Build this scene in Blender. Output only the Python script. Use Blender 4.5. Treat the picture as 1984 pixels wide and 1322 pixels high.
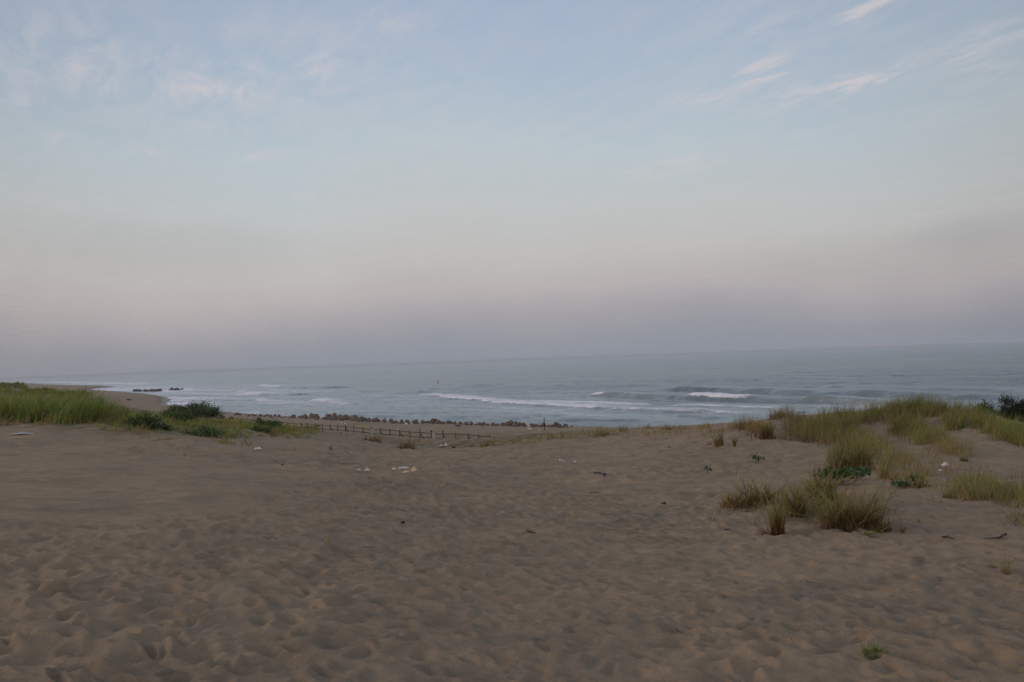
import bpy, bmesh, math, random
import numpy as np
from mathutils import Vector, Matrix, Euler

for o in list(bpy.data.objects): bpy.data.objects.remove(o)
scene = bpy.context.scene
COL = scene.collection
rng = np.random.default_rng(7)
random.seed(7)

# ------------------------------------------------------------------ camera
CAM_H = 10.0
F_PX = 1600.0
PITCH = math.atan(33.5 / F_PX)
ROLL = math.radians(2.03)
Fw = np.array([0, math.cos(PITCH), math.sin(PITCH)])
R0 = np.array([1.0, 0, 0])
U0 = np.array([0, -math.sin(PITCH), math.cos(PITCH)])
Rt = math.cos(ROLL) * R0 - math.sin(ROLL) * U0
Up = math.cos(ROLL) * U0 + math.sin(ROLL) * R0
C0 = np.array([0, 0, CAM_H])
cam_d = bpy.data.cameras.new('camera')
cam = bpy.data.objects.new('camera', cam_d)
COL.objects.link(cam)
cam_d.sensor_width = 36.0
cam_d.lens = 36.0 * F_PX / 1984.0
cam_d.clip_start = 0.1
cam_d.clip_end = 80000
M = Matrix(((Rt[0], Up[0], -Fw[0], 0), (Rt[1], Up[1], -Fw[1], 0), (Rt[2], Up[2], -Fw[2], CAM_H), (0, 0, 0, 1)))
cam.matrix_world = M
scene.camera = cam

# ------------------------------------------------------------------ exposure / world / sun
scene.view_settings.view_transform = 'Standard'
scene.view_settings.look = 'None'
scene.view_settings.exposure = 0.0
scene.view_settings.gamma = 1.0
scene.cycles.volume_bounces = 1
scene.cycles.max_bounces = 6
scene.cycles.transparent_max_bounces = 8

SUN_AZ = math.radians(285)      # compass-like, clockwise from +Y (behind the camera, to the left)
SUN_EL = math.radians(16)
sd = Vector((math.sin(SUN_AZ) * math.cos(SUN_EL), math.cos(SUN_AZ) * math.cos(SUN_EL), math.sin(SUN_EL)))
sun_d = bpy.data.lights.new('sun', 'SUN')
sun_d.energy = 1.0
sun_d.angle = math.radians(20)
sun_d.color = (1.0, 0.72, 0.52)
sun = bpy.data.objects.new('sun', sun_d)
COL.objects.link(sun)
sun.rotation_euler = sd.to_track_quat('Z', 'Y').to_euler()
sun.location = (0, -20, 40)

def lin(r, g, b):
    def f(c):
        c /= 255.0
        return c / 12.92 if c <= 0.04045 else ((c + 0.055) / 1.055) ** 2.4
    return (f(r), f(g), f(b), 1.0)

def ray(px, py):
    return Fw + Rt * ((px - 992.0) / F_PX) - Up * ((py - 661.0) / F_PX)

world = bpy.data.worlds.new('World')
scene.world = world
world.use_nodes = True
nt = world.node_tree
nt.nodes.clear()
class NT:
    """tiny node helper"""
    def __init__(s, t): s.t = t
    def n(s, typ, **kw):
        nd = s.t.nodes.new(typ)
        for k, v in kw.items(): setattr(nd, k, v)
        return nd
    def l(s, a, b): s.t.links.new(a, b)
    def val(s, sock, v):
        if hasattr(v, 'is_linked') or isinstance(v, bpy.types.NodeSocket): s.l(v, sock)
        else: sock.default_value = v
    def math(s, op, a, b=0.0, c=0.0, clamp=False):
        nd = s.n('ShaderNodeMath', operation=op); nd.use_clamp = clamp
        s.val(nd.inputs[0], a); s.val(nd.inputs[1], b); s.val(nd.inputs[2], c)
        return nd.outputs[0]
    def vm(s, op, a, b=(0, 0, 0)):
        nd = s.n('ShaderNodeVectorMath', operation=op)
        s.val(nd.inputs[0], a)
        if op == 'SCALE': s.val(nd.inputs['Scale'], b)
        else: s.val(nd.inputs[1], b)
        return nd.outputs['Value'] if op in ('LENGTH', 'DOT_PRODUCT', 'DISTANCE') else nd.outputs[0]
    def mr(s, v, a, b, c=0.0, d=1.0, smooth=True):
        nd = s.n('ShaderNodeMapRange')
        nd.interpolation_type = 'SMOOTHSTEP' if smooth else 'LINEAR'
        s.val(nd.inputs[0], v)
        for i, x in enumerate((a, b, c, d)): nd.inputs[i + 1].default_value = x
        return nd.outputs[0]
    def mix(s, f, a, b, blend='MIX'):
        nd = s.n('ShaderNodeMix', data_type='RGBA', blend_type=blend)
        nd.clamp_factor = True
        s.val(nd.inputs[0], f); s.val(nd.inputs[6], a); s.val(nd.inputs[7], b)
        return nd.outputs[2]
    def noise(s, vec, scale, detail=3, rough=0.5, lac=2.0, dist=0.0):
        nd = s.n('ShaderNodeTexNoise')
        s.l(vec, nd.inputs['Vector'])
        nd.inputs['Scale'].default_value = scale
        nd.inputs['Detail'].default_value = detail
        nd.inputs['Roughness'].default_value = rough
        nd.inputs['Distortion'].default_value = dist
        return nd.outputs[0]
    def ramp(s, f, stops, interp='LINEAR'):
        nd = s.n('ShaderNodeValToRGB')
        cr = nd.color_ramp; cr.interpolation = interp
        while len(cr.elements) < len(stops): cr.elements.new(0.5)
        for e, (p, c) in zip(cr.elements, stops):
            e.position = p; e.color = c
        s.l(f, nd.inputs[0])
        return nd.outputs[0]

w = NT(nt)
tc = w.n('ShaderNodeTexCoord')
dirv = w.vm('NORMALIZE', tc.outputs['Generated'])
sep = w.n('ShaderNodeSeparateXYZ'); w.l(dirv, sep.inputs[0])
dx, dy, dz = sep.outputs
# soft large unevenness lifts and lowers the bands a little
lump = w.noise(dirv, 3.2, 3, 0.5)
zj = w.math('ADD', dz, w.math('MULTIPLY', w.math('SUBTRACT', lump, 0.5), 0.10))
fac = w.math('MULTIPLY', w.math('MAXIMUM', zj, 0.0), 2.0, clamp=True)
def st(elev, c): return (min(1.0, 2 * math.sin(math.radians(elev))), lin(*c))
front = w.ramp(fac, [st(0, (140, 147, 159)), st(1.6, (149, 152, 162)), st(3.2, (168, 164, 170)), st(4.8, (184, 177, 178)), st(7.0, (192, 190, 188)),
                     st(10.4, (193, 197, 197)), st(14, (187, 199, 206)), st(19, (175, 191, 208)), st(24.5, (168, 184, 207)), (1.0, lin(158, 170, 192))])
back = w.vm('SCALE', w.ramp(fac, [st(0, (205, 165, 140)), st(3, (240, 195, 155)), st(8, (240, 205, 170)), st(15, (215, 200, 185)), (1.0, lin(158, 168, 190))]), 1.25)
bk = w.mr(dy, -0.75, 0.2, 1.0, 0.0)
skyc = w.mix(bk, front, back)
# lens-like falloff put into the sky colour: dimmer away from straight ahead
side = w.mr(dy, 0.72, 0.99, 0.76, 1.0)
side = w.math('MAXIMUM', side, w.mr(dy, -0.2, 0.5, 1.0, 0.0))
skyc = w.vm('SCALE', skyc, side)

# thin cirrus on a far cloud sheet: u,v = direction / height
den = w.math('ADD', w.math('MAXIMUM', dz, 0.0), 0.03)
cmb = w.n('ShaderNodeCombineXYZ')
w.l(w.math('DIVIDE', dx, den), cmb.inputs[0]); w.l(w.math('DIVIDE', dy, den), cmb.inputs[1])
uv = cmb.outputs[0]
def uvof(px, py):
    d = ray(px, py); d = d / np.linalg.norm(d)
    return np.array([d[0] / (d[2] + 0.03), d[1] / (d[2] + 0.03)])
a0, a1 = uvof(1300, 225), uvof(1760, 20)
STREAK = math.atan2(a1[1] - a0[1], a1[0] - a0[0])
rot = w.n('ShaderNodeVectorRotate', rotation_type='Z_AXIS')
w.l(uv, rot.inputs['Vector']); rot.inputs['Angle'].default_value = -STREAK
fine = w.noise(w.vm('MULTIPLY', rot.outputs[0], (2.4, 5.5, 1.0)), 1.6, 8, 0.68, dist=0.5)
broad = w.noise(w.vm('MULTIPLY', rot.outputs[0], (0.9, 2.6, 1.0)), 1.2, 4, 0.55, dist=0.4)
wisps = w.math('MULTIPLY', w.mr(fine, 0.36, 0.68), w.mr(broad, 0.22, 0.55))
wisps = w.math('ADD', wisps, w.math('MULTIPLY', w.mr(fine, 0.35, 0.8), 0.35))
# (x0,y0)-(x1,y1) ends of a streak, half-thickness in px, strength
streaks = [(1290, 225, 1560, 110, 30, .55), (1410, 160, 1560, 105, 22, .8), (1620, 50, 1740, -25, 26, .75), (1450, 215, 1700, 150, 24, .75), (1590, 170, 1780, 135, 20, 1.0),
           (1700, 140, 2030, 40, 32, .6), (1800, 165, 2000, 110, 22, .4), (1200, 345, 1390, 300, 20, .85), (1500, 268, 1580, 250, 12, .4),
           (470, 315, 595, 285, 13, .85), (400, 190, 470, 165, 28, .5), (560, 150, 680, 110, 26, .5), (700, 50, 840, 30, 36, .38), (300, 115, 400, 90, 30, .3),
           (240, 305, 350, 288, 13, .6), (60, 275, 200, 262, 18, .35), (-60, 200, 70, 190, 16, .5), (560, 385, 620, 370, 9, .5), (640, 330, 760, 290, 20, .35),
           (0, 200, 420, 60, 110, .42), (300, 260, 900, 60, 110, .34), (820, 350, 1200, 210, 70, .15), (1250, 90, 1990, -60, 70, .3)]
msum = None
for (x0, y0, x1, y1, hw, stg) in streaks:
    p0, p1 = uvof(x0, y0), uvof(x1, y1)
    c = (p0 + p1) / 2; ang = math.atan2(p1[1] - p0[1], p1[0] - p0[0]); L = np.linalg.norm(p1 - p0) / 2
    q = uvof((x0 + x1) / 2, (y0 + y1) / 2 + hw) - c
    nrm = np.array([-math.sin(ang), math.cos(ang)]); hb = max(abs(q @ nrm), 0.03)
    v = w.vm('SUBTRACT', uv, (c[0], c[1], 0))
    rn = w.n('ShaderNodeVectorRotate', rotation_type='Z_AXIS'); w.l(v, rn.inputs['Vector']); rn.inputs['Angle'].default_value = -ang
    ln = w.vm('LENGTH', w.vm('MULTIPLY', rn.outputs[0], (1 / (L * 1.15), 1 / (hb * 1.35), 0)))
    m = w.math('MULTIPLY', w.mr(ln, 1.15, 0.0), stg)
    msum = m if msum is None else w.math('ADD', msum, m)
cl = w.math('MULTIPLY', w.math('ADD', msum, 0.13), w.math('MULTIPLY', wisps, 1.0), clamp=True)
skyc = w.mix(w.math('MULTIPLY', cl, 0.62, clamp=True), skyc, lin(218, 207, 207))
# dim grey bank low on the right
for (x0, y0, rx, ry, stg) in ((1880, 450, 110, 38, .10), (1700, 500, 260, 55, .09), (1120, 600, 700, 40, .05), (330, 480, 330, 60, .07)):
    d = ray(x0, y0); d = d / np.linalg.norm(d)
    v = w.vm('SUBTRACT', dirv, tuple(d))
    wob = w.math('MULTIPLY', w.noise(dirv, 14, 4, 0.6), 0.9)
    ln = w.math('ADD', w.vm('LENGTH', w.vm('MULTIPLY', v, (F_PX / rx, 0, F_PX / ry))), wob)
    skyc = w.mix(w.math('MULTIPLY', w.mr(ln, 1.7, 0.7), stg * 1.5), skyc, lin(126, 124, 134))
sky = w.n('ShaderNodeTexSky', sky_type='NISHITA')
sky.sun_disc = False
sky.sun_elevation = SUN_EL
sky.sun_rotation = SUN_AZ
sky.dust_density = 2.5
skymix = w.mix(0.06, w.vm('SCALE', skyc, 10.0), sky.outputs[0])
bg = w.n('ShaderNodeBackground')
w.l(skymix, bg.inputs[0]); bg.inputs[1].default_value = 0.1
wo = w.n('ShaderNodeOutputWorld'); w.l(bg.outputs[0], wo.inputs[0])

# ------------------------------------------------------------------ mesh helpers
def tag(o, label=None, cat=None, group=None, kind=None):
    if label: o['label'] = label
    if cat: o['category'] = cat
    if group: o['group'] = group
    if kind: o['kind'] = kind
    return o

def mesh_np(name, V, Fc, mat=None, smooth=False, col=None, attrs=None, parent=None, link=True):
    V = np.asarray(V, dtype=np.float32).reshape(-1, 3)
    Fc = np.asarray(Fc, dtype=np.int32)
    k = Fc.shape[1]
    me = bpy.data.meshes.new(name)
    me.vertices.add(len(V)); me.vertices.foreach_set('co', V.ravel())
    me.loops.add(Fc.size); me.loops.foreach_set('vertex_index', Fc.ravel())
    me.polygons.add(len(Fc)); me.polygons.foreach_set('loop_start', np.arange(0, Fc.size, k, dtype=np.int32))
    me.polygons.foreach_set('use_smooth', np.full(len(Fc), smooth))
    me.update(calc_edges=True)
    if col is not None:
        a = me.color_attributes.new('col', 'FLOAT_COLOR', 'POINT')
        c4 = np.ones((len(V), 4), dtype=np.float32); c4[:, :3] = col
        a.data.foreach_set('color', c4.ravel())
    for nm, arr in (attrs or {}).items():
        a = me.attributes.new(nm, 'FLOAT', 'POINT'); a.data.foreach_set('value', np.asarray(arr, dtype=np.float32).ravel())
    if mat: me.materials.append(mat)
    o = bpy.data.objects.new(name, me)
    if link: COL.objects.link(o)
    if parent: o.parent = parent
    return o

def empty(name, loc=(0, 0, 0), rz=0.0):
    o = bpy.data.objects.new(name, None); COL.objects.link(o)
    o.location = loc; o.rotation_euler = (0, 0, rz); o.empty_display_size = 0.2
    return o

class MB:
    """collect quads / tris as one mesh"""
    def __init__(s): s.V = []; s.F = []; s.C = []
    def add(s, V, F, c=None):
        b = len(s.V); s.V += [tuple(v) for v in V]; s.F += [tuple(i + b for i in f) for f in F]
        s.C += [c if c is not None else (1, 1, 1)] * len(V)
    def tube(s, pts, rad, n=6, c=None):
        pts = [Vector(p) for p in pts]; V = []; F = []
        if not hasattr(rad, '__len__'): rad = [rad] * len(pts)
        for i, p in enumerate(pts):
            t = (pts[min(i + 1, len(pts) - 1)] - pts[max(i - 1, 0)]).normalized()
            a = t.cross(Vector((0.31, 0.2, 0.93)) if abs(t.z) < 0.9 else Vector((1, 0.1, 0))).normalized(); b = t.cross(a)
            for k in range(n):
                g = 2 * math.pi * k / n
                V.append(p + (a * math.cos(g) + b * math.sin(g)) * rad[i])
        for i in range(len(pts) - 1):
            for k in range(n):
                F.append((i * n + k, i * n + (k + 1) % n, (i + 1) * n + (k + 1) % n, (i + 1) * n + k))
        F.append(tuple(range(n - 1, -1, -1))); F.append(tuple((len(pts) - 1) * n + k for k in range(n)))
        s.add(V, F, c)
    def box(s, c, d, rot=None):
        V = [Vector((sx * d[0] / 2, sy * d[1] / 2, sz * d[2] / 2)) for sx in (-1, 1) for sy in (-1, 1) for sz in (-1, 1)]
        if rot: V = [rot @ v for v in V]
        V = [v + Vector(c) for v in V]
        s.add(V, [(0, 1, 3, 2), (4, 6, 7, 5), (0, 4, 5, 1), (2, 3, 7, 6), (0, 2, 6, 4), (1, 5, 7, 3)])
    def build(s, name, mat, parent=None, smooth=False, col=False, bevel=0, link=True):
        me = bpy.data.meshes.new(name); me.from_pydata(s.V, [], s.F); me.update()
        if smooth: me.polygons.foreach_set('use_smooth', [True] * len(me.polygons))
        if col:
            a = me.color_attributes.new('col', 'FLOAT_COLOR', 'POINT')
            c4 = np.ones((len(s.V), 4), dtype=np.float32); c4[:, :3] = np.array(s.C)
            a.data.foreach_set('color', c4.ravel())
        if mat: me.materials.append(mat)
        o = bpy.data.objects.new(name, me)
        if link: COL.objects.link(o)
        if parent: o.parent = parent
        if bevel:
            m = o.modifiers.new('bevel', 'BEVEL'); m.width = bevel; m.segments = 2
        return o

def copy_tree(o, parent=None):
    c = o.copy(); COL.objects.link(c)
    if parent: c.parent = parent
    for ch in list(o.children): copy_tree(ch, c)
    return c

# ------------------------------------------------------------------ numpy noise
def _hash(ix, iy, seed):
    h = (ix.astype(np.int64) * 374761393 + iy.astype(np.int64) * 668265263 + seed * 982451653) & 0xffffffff
    h = ((h ^ (h >> 13)) * 1274126177) & 0xffffffff
    h = (h ^ (h >> 16)) & 0xffffffff
    return h.astype(np.float64) / 4294967295.0
def vnoise(x, y, seed=0):
    ix = np.floor(x); iy = np.floor(y); fx = x - ix; fy = y - iy
    fx = fx * fx * fx * (fx * (fx * 6 - 15) + 10); fy = fy * fy * fy * (fy * (fy * 6 - 15) + 10)
    ix = ix.astype(np.int64); iy = iy.astype(np.int64)
    a = _hash(ix, iy, seed); b = _hash(ix + 1, iy, seed); c = _hash(ix, iy + 1, seed); d = _hash(ix + 1, iy + 1, seed)
    return (a + (b - a) * fx + (c - a) * fy + (a - b - c + d) * fx * fy) * 2 - 1
def fbm(x, y, octv=4, seed=0, gain=0.5):
    s = 0; amp = 1.0
    for o in range(octv):
        c, sn = math.cos(0.6 * o), math.sin(0.6 * o)
        k = 2.03 ** o
        s = s + amp * vnoise((x * c - y * sn) * k + 17.3 * o, (x * sn + y * c) * k - 9.1 * o, seed + o)
        amp *= gain
    return s
def sstep(a, b, x):
    t = np.clip((x - a) / (b - a), 0, 1); return t * t * (3 - 2 * t)
def pits(x, y, cell, seed, depth, rad, stretch=1.6, prob=1.0):
    """trodden hollows with soft pushed-up rims, one per cell"""
    out = np.zeros_like(x)
    ix = np.floor(x / cell).astype(np.int64); iy = np.floor(y / cell).astype(np.int64)
    for i in (-1, 0, 1):
        for j in (-1, 0, 1):
            cx = ix + i; cy = iy + j
            px = (cx + _hash(cx, cy, seed)) * cell; py = (cy + _hash(cx, cy, seed + 1)) * cell
            an = _hash(cx, cy, seed + 2) * math.pi * 0.9 + 0.2
            sz = rad * (0.6 + 0.7 * _hash(cx, cy, seed + 3)); dp = depth * (0.35 + 0.9 * _hash(cx, cy, seed + 4)) * (_hash(cx, cy, seed + 5) < prob)
            ux = (x - px) * np.cos(an) + (y - py) * np.sin(an); uy = -(x - px) * np.sin(an) + (y - py) * np.cos(an)
            r2 = (ux / (sz * stretch)) ** 2 + (uy / sz) ** 2
            out += dp * (-np.exp(-r2 * 1.6) + 0.42 * np.exp(-((np.sqrt(r2) - 1.35) / 0.42) ** 2))
    return out

# ------------------------------------------------------------------ coast and terrain
def on_plane(px, py, z):
    d = ray(px, py); t = (z - CAM_H) / d[2]; return C0 + d * t
coast_px = [(1180, 828), (800, 818.5), (640, 811), (540, 806), (460, 800), (390, 793), (338, 787), (322, 782), (333, 775), (318, 768), (285, 763.5), (235, 759), (176, 755.5), (188, 752), (228, 749.5),
            (215, 748.3), (160, 747.5), (100, 745.5), (60, 743), (0, 740.5)]
coast = [tuple(on_plane(a, b, 0.0)[:2]) for a, b in coast_px]
cst = [(30000, -15000), (3000, -1500), (400, -120), (160, 15), (90, 55), (45, 88)] + coast + [(-2600, 3600), (-20000, 28000)]
land = np.array(cst + [(-60000, 28000), (-60000, -60000), (30000, -60000)])
cst = np.array(cst)
def shore(x, y):
    """signed distance to the waterline, positive inland"""
    best = np.full(x.shape, 1e12)
    for i in range(len(cst) - 1):
        a = cst[i]; b = cst[i + 1]; ab = b - a
        t = np.clip(((x - a[0]) * ab[0] + (y - a[1]) * ab[1]) / (ab @ ab), 0, 1)
        d = (x - a[0] - t * ab[0]) ** 2 + (y - a[1] - t * ab[1]) ** 2
        best = np.minimum(best, d)
    ins = np.zeros(x.shape, dtype=bool)
    n = len(land)
    for i in range(n):
        a = land[i]; b = land[(i + 1) % n]
        if a[1] == b[1]: continue
        cr = ((a[1] > y) != (b[1] > y)) & (x < (b[0] - a[0]) * (y - a[1]) / (b[1] - a[1]) + a[0])
        ins ^= cr
    return np.sqrt(best) * np.where(ins, 1, -1)
_prof = [(-4000, -30), (-60, -4), (-12, -0.9), (0, 0), (4, 0.42), (10, 1.0), (20, 1.65), (33, 2.15), (60, 2.6), (5000, 3)]
def beach_z(s): return np.interp(s, [p[0] for p in _prof], [p[1] for p in _prof])

ctrl_px = [  # px, py, depth in metres
    (992, 1322, 4.5), (992, 1200, 6), (992, 1050, 10), (992, 950, 17), (992, 900, 25), (992, 873, 35), (992, 859, 47),
    (500, 1322, 4.5), (500, 1200, 5.6), (500, 1050, 8.5), (500, 950, 13.5), (500, 900, 19.5), (500, 860, 29), (740, 900, 22), (740, 1000, 11.8), (740, 1322, 4.5),
    (0, 1322, 4.4), (0, 1150, 6.2), (0, 1000, 9.7), (0, 900, 16), (0, 845, 24), (200, 822, 29), (300, 832, 29), (250, 900, 16.5), (250, 1000, 9.8), (-100, 1322, 4.4), (-200, 840, 25), (100, 806, 35), (250, 805, 37),
    (390, 842, 30), (430, 812, 41), (480, 822, 45), (560, 834, 46), (660, 845, 47), (780, 868, 45), (870, 873, 46), (940, 868, 47), (1050, 850, 46.5), (1180, 842, 44),
    (1300, 842, 40), (1400, 832, 37), (1450, 819, 35), (1520, 808, 34.5), (1620, 800, 33), (1720, 793, 31.5), (1820, 792, 30), (1900, 800, 28.5), (1984, 845, 25), (2080, 880, 23.5),
    (1740, 848, 28.2), (1650, 880, 24), (1870, 840, 25.5), (1900, 872, 22.8), (1840, 905, 19.6), (1984, 905, 19), (1984, 940, 15.6), (1600, 868, 26), (1470, 880, 25), (1550, 930, 18), (1380, 900, 22), (1300, 930, 19),
    (1640, 950, 15.3), (1650, 985, 12.9), (1640, 1040, 10.4), (1420, 985, 13.8), (1500, 1045, 10.2), (1780, 950, 14.8), (1800, 1010, 11.3), (1300, 1000, 12.8),
    (1985, 885, 33), (1915, 850, 37), (2090, 905, 33), (1984, 985, 12), (1984, 1150, 7), (1984, 1322, 4.7), (1500, 1150, 7.2), (1500, 1322, 4.6), (1250, 1150, 7.2), (2200, 1322, 4.8), (2200, 1000, 11)]
P = [C0 + ray(a, b) * d for a, b, d in ctrl_px]
P += [np.array(p) for p in [(0, 0, 8.33), (0, -10, 8.5), (-12, -10, 8.7), (12, -10, 8.2), (-30, 0, 8.6), (30, 0, 8.0), (-35, 25, 8.6), (40, 20, 7.2), (0, -50, 8.8), (-60, -40, 8.6), (60, -40, 8), (-40, 60, 7.6), (-28, 42, 8.0), (60, 10, 7.4), (-70, 40, 8.2)]]
P = np.array(P)
def _tps_fit(P, lam=0.6):
    n = len(P); d2 = ((P[:, None, :2] - P[None, :, :2]) ** 2).sum(-1)
    K = np.where(d2 > 0, d2 * np.log(d2 + 1e-12) * 0.5, 0) + lam * np.eye(n)
    Q = np.c_[np.ones(n), P[:, :2]]
    A = np.block([[K, Q], [Q.T, np.zeros((3, 3))]])
    return np.linalg.solve(A, np.r_[P[:, 2], np.zeros(3)])
_W = _tps_fit(P)
def _tps(x, y):
    z = _W[-3] + _W[-2] * x + _W[-1] * y
    for i in range(len(P)):
        d2 = (x - P[i, 0]) ** 2 + (y - P[i, 1]) ** 2
        z = z + _W[i] * d2 * np.log(d2 + 1e-12) * 0.5
    return z
hills = []
MOUND = (C0 + ray(1590, 995) * 12.6)[:2]
for (a, b, d, r) in ((-10, 739, 190, 22), (50, 745, 165, 16), (110, 754, 130, 14), (180, 760, 105, 12), (-60, 745, 120, 14), (0, 757, 80, 12), (90, 765, 62, 9)):
    hills.append((C0 + ray(a, b) * d, r))
def ground_z(x, y, detail=True):
    x = np.asarray(x, dtype=np.float64); y = np.asarray(y, dtype=np.float64)
    s = shore(x, y)
    r = np.hypot(x, y)
    near = np.clip(_tps(np.where(r < 130, x, 0), np.where(r < 130, y, 0)), 0, 14)
    far = 7.3 + 0.7 * fbm(x / 22, y / 22, 3, 5)
    wf = sstep(45, 85, r)
    dune = near * (1 - wf) + far * wf
    for (p, rad) in hills:
        g = np.exp(-(((x - p[0]) ** 2 + (y - p[1]) ** 2) / rad ** 2))
        dune = dune * (1 - g) + (p[2]) * g
    dune = dune + 0.10 * fbm(x / 4.5, y / 4.5, 3, 11) * sstep(8, 25, r)
    mx, my = x - MOUND[0], y - MOUND[1]
    dune = dune + 0.24 * np.exp(-((mx / 1.25) ** 2 + (my / 1.5) ** 2)) * (1 + .25 * vnoise(x / .5, y / .5, 12))
    # foredune ends a little unevenly toward the beach
    jag = 2.5 * fbm(x / 9, y / 9, 2, 3)
    wd = sstep(37, 49, s + jag)
    az0 = np.arctan2(x, y)
    rc = np.interp(az0, [-3.2, -0.64, -0.60, -0.57, -0.535, -0.50, -0.47, -0.445, -0.40, -0.33, -0.2, 0.0, 0.2, 0.35, 0.45, 0.6, 3.2], [9e3, 9e3, 9e3, 260, 140, 88, 66, 54, 50, 49.5, 50, 50.5, 48, 44, 42, 42, 42])
    wd = wd * np.where(y > 0, sstep(rc + 13, rc, r), 1.0)
    bz = beach_z(s) + 0.06 * fbm(x / 5, y / 5, 3, 21) * sstep(2, 12, s)
    z = bz * (1 - wd) + dune * wd
    if detail:
        az = np.abs(np.arctan2(x, y))
        k = sstep(70, 48, r) * sstep(0.95, 0.84, az) * sstep(0.9, 1.8, r)
        # wind-smoothed sheet up on the left, trodden sand everywhere else
        smooth_l = sstep(-1.2, -5.0, x + 0.22 * (y - 9) + 0.8 * vnoise(x / 2, y / 2, 33)) * sstep(5.5, 9.5, y + 0.15 * x) 
        smooth_r = sstep(5.0, 7.0, x + 0.1 * y) * 0.2
        tr = 1 - 0.86 * smooth_l
        tr = tr * (1 - smooth_r) * (0.72 + 0.34 * fbm(x / 2.5, y / 2.5, 2, 31))
        wx = x * 0.92 + 0.25 * y + 0.06 * vnoise(x * 5, y * 5, 51); wy = y + 0.06 * vnoise(x * 5, y * 5, 52)
        dtl = pits(wx, wy, 0.20, 100, 0.027, 0.062, 1.5) + pits(wx, wy, 0.31, 200, 0.032, 0.095, 1.5, 0.75) + pits(wx, wy, 0.15, 300, 0.012, 0.045, 1.3, 0.8) + pits(wx, wy, 0.7, 400, 0.009, 0.24, 1.4, 0.6) * (1 + 2.2 * sstep(-0.2, -2.0, x))
        dtl = dtl + sstep(9, 20, r) * (pits(wx, wy, 0.55, 500, 0.040, 0.19, 1.4, 0.85) + pits(wx, wy, 1.1, 600, 0.045, 0.36, 1.4, 0.7))
        dtl = 1.3 * dtl * tr + 0.015 * fbm(x / 0.7, y / 0.7, 4, 41, 0.6) + 0.04 * fbm(x / 2.2, y / 2.2, 2, 43)
        z = z + k * dtl
    return z

def hit(px, py, detail=True, tmax=260.0):
    """point where the sight line through a photo point meets the sand"""
    d = ray(px, py)
    t = np.concatenate([np.arange(2.5, 60, 0.05), np.arange(60, tmax, 0.25)])
    X = C0[None] + d[None] * t[:, None]
    g = ground_z(X[:, 0], X[:, 1], False)
    below = np.nonzero(X[:, 2] < g)[0]
    i = below[0] if len(below) else len(t) - 1
    p = X[i].copy()
    p[2] = float(ground_z(p[0:1], p[1:2], detail)[0])
    return p
def depth(p): return float((np.asarray(p) - C0) @ Fw)
def px_m(p): return depth(p) / F_PX       # metres per photo pixel at p

# ------------------------------------------------------------------ materials
def new_mat(name):
    m = bpy.data.materials.new(name); m.use_nodes = True
    t = m.node_tree; t.nodes.clear(); h = NT(t)
    out = h.n('ShaderNodeOutputMaterial'); b = h.n('ShaderNodeBsdfPrincipled')
    h.l(b.outputs[0], out.inputs[0])
    return m, h, b, out
def bump(h, b, height, dist, strength=1.0):
    bn = h.n('ShaderNodeBump'); bn.inputs['Strength'].default_value = strength; bn.inputs['Distance'].default_value = dist
    h.l(height, bn.inputs['Height']); h.l(bn.outputs[0], b.inputs['Normal'])
    return bn

def mat_sand():
    m, h, b, out = new_mat('sand')
    g = h.n('ShaderNodeNewGeometry'); pos = g.outputs['Position']
    n1 = h.noise(pos, 0.35, 4, 0.55); n2 = h.noise(pos, 3.0, 4, 0.6); n3 = h.noise(pos, 260, 2, 0.7); n4 = h.noise(pos, 34, 3, 0.7)
    c = h.mix(h.mr(n1, 0.35, 0.65), (0.312, 0.234, 0.154, 1), (0.252, 0.198, 0.137, 1))
    c = h.mix(h.mr(n2, 0.4, 0.75), c, (0.355, 0.264, 0.171, 1))
    c = h.mix(h.math('MULTIPLY', h.mr(h.noise(h.vm('MULTIPLY', pos, (1.0, 1.7, 1.0)), 1.0, 7, 0.75), 0.47, 0.68), 0.62), c, (0.185, 0.140, 0.098, 1))
    c = h.mix(h.mr(n3, 0.50, 0.78), c, (0.10, 0.085, 0.075, 1))
    c = h.mix(h.math('MULTIPLY', h.mr(n4, 0.55, 0.8), 0.45), c, (0.14, 0.115, 0.095, 1))
    at = h.n('ShaderNodeAttribute'); at.attribute_name = 'wet'
    c = h.mix(at.outputs['Fac'], c, (0.075, 0.062, 0.054, 1))
    at2 = h.n('ShaderNodeAttribute'); at2.attribute_name = 'turf'
    tn = h.math('MULTIPLY', at2.outputs['Fac'], h.mr(h.noise(pos, 1.4, 4, 0.7), 0.38, 0.62))
    c = h.mix(tn, c, (0.095, 0.10, 0.045, 1))
    h.l(c, b.inputs['Base Color'])
    h.l(h.mr(at.outputs['Fac'], 0, 1, 0.95, 0.35), b.inputs['Roughness'])
    b.inputs['Specular IOR Level'].default_value = 0.15
    hh = h.math('ADD', h.math('MULTIPLY', h.noise(pos, 16, 6, 0.72), 1.5), h.math('MULTIPLY', n3, 0.12))
    hh = h.math('ADD', hh, h.math('MULTIPLY', h.noise(pos, 2.6, 3, 0.55), 2.2))
    bump(h, b, hh, 0.022, 0.9)
    return m
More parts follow.
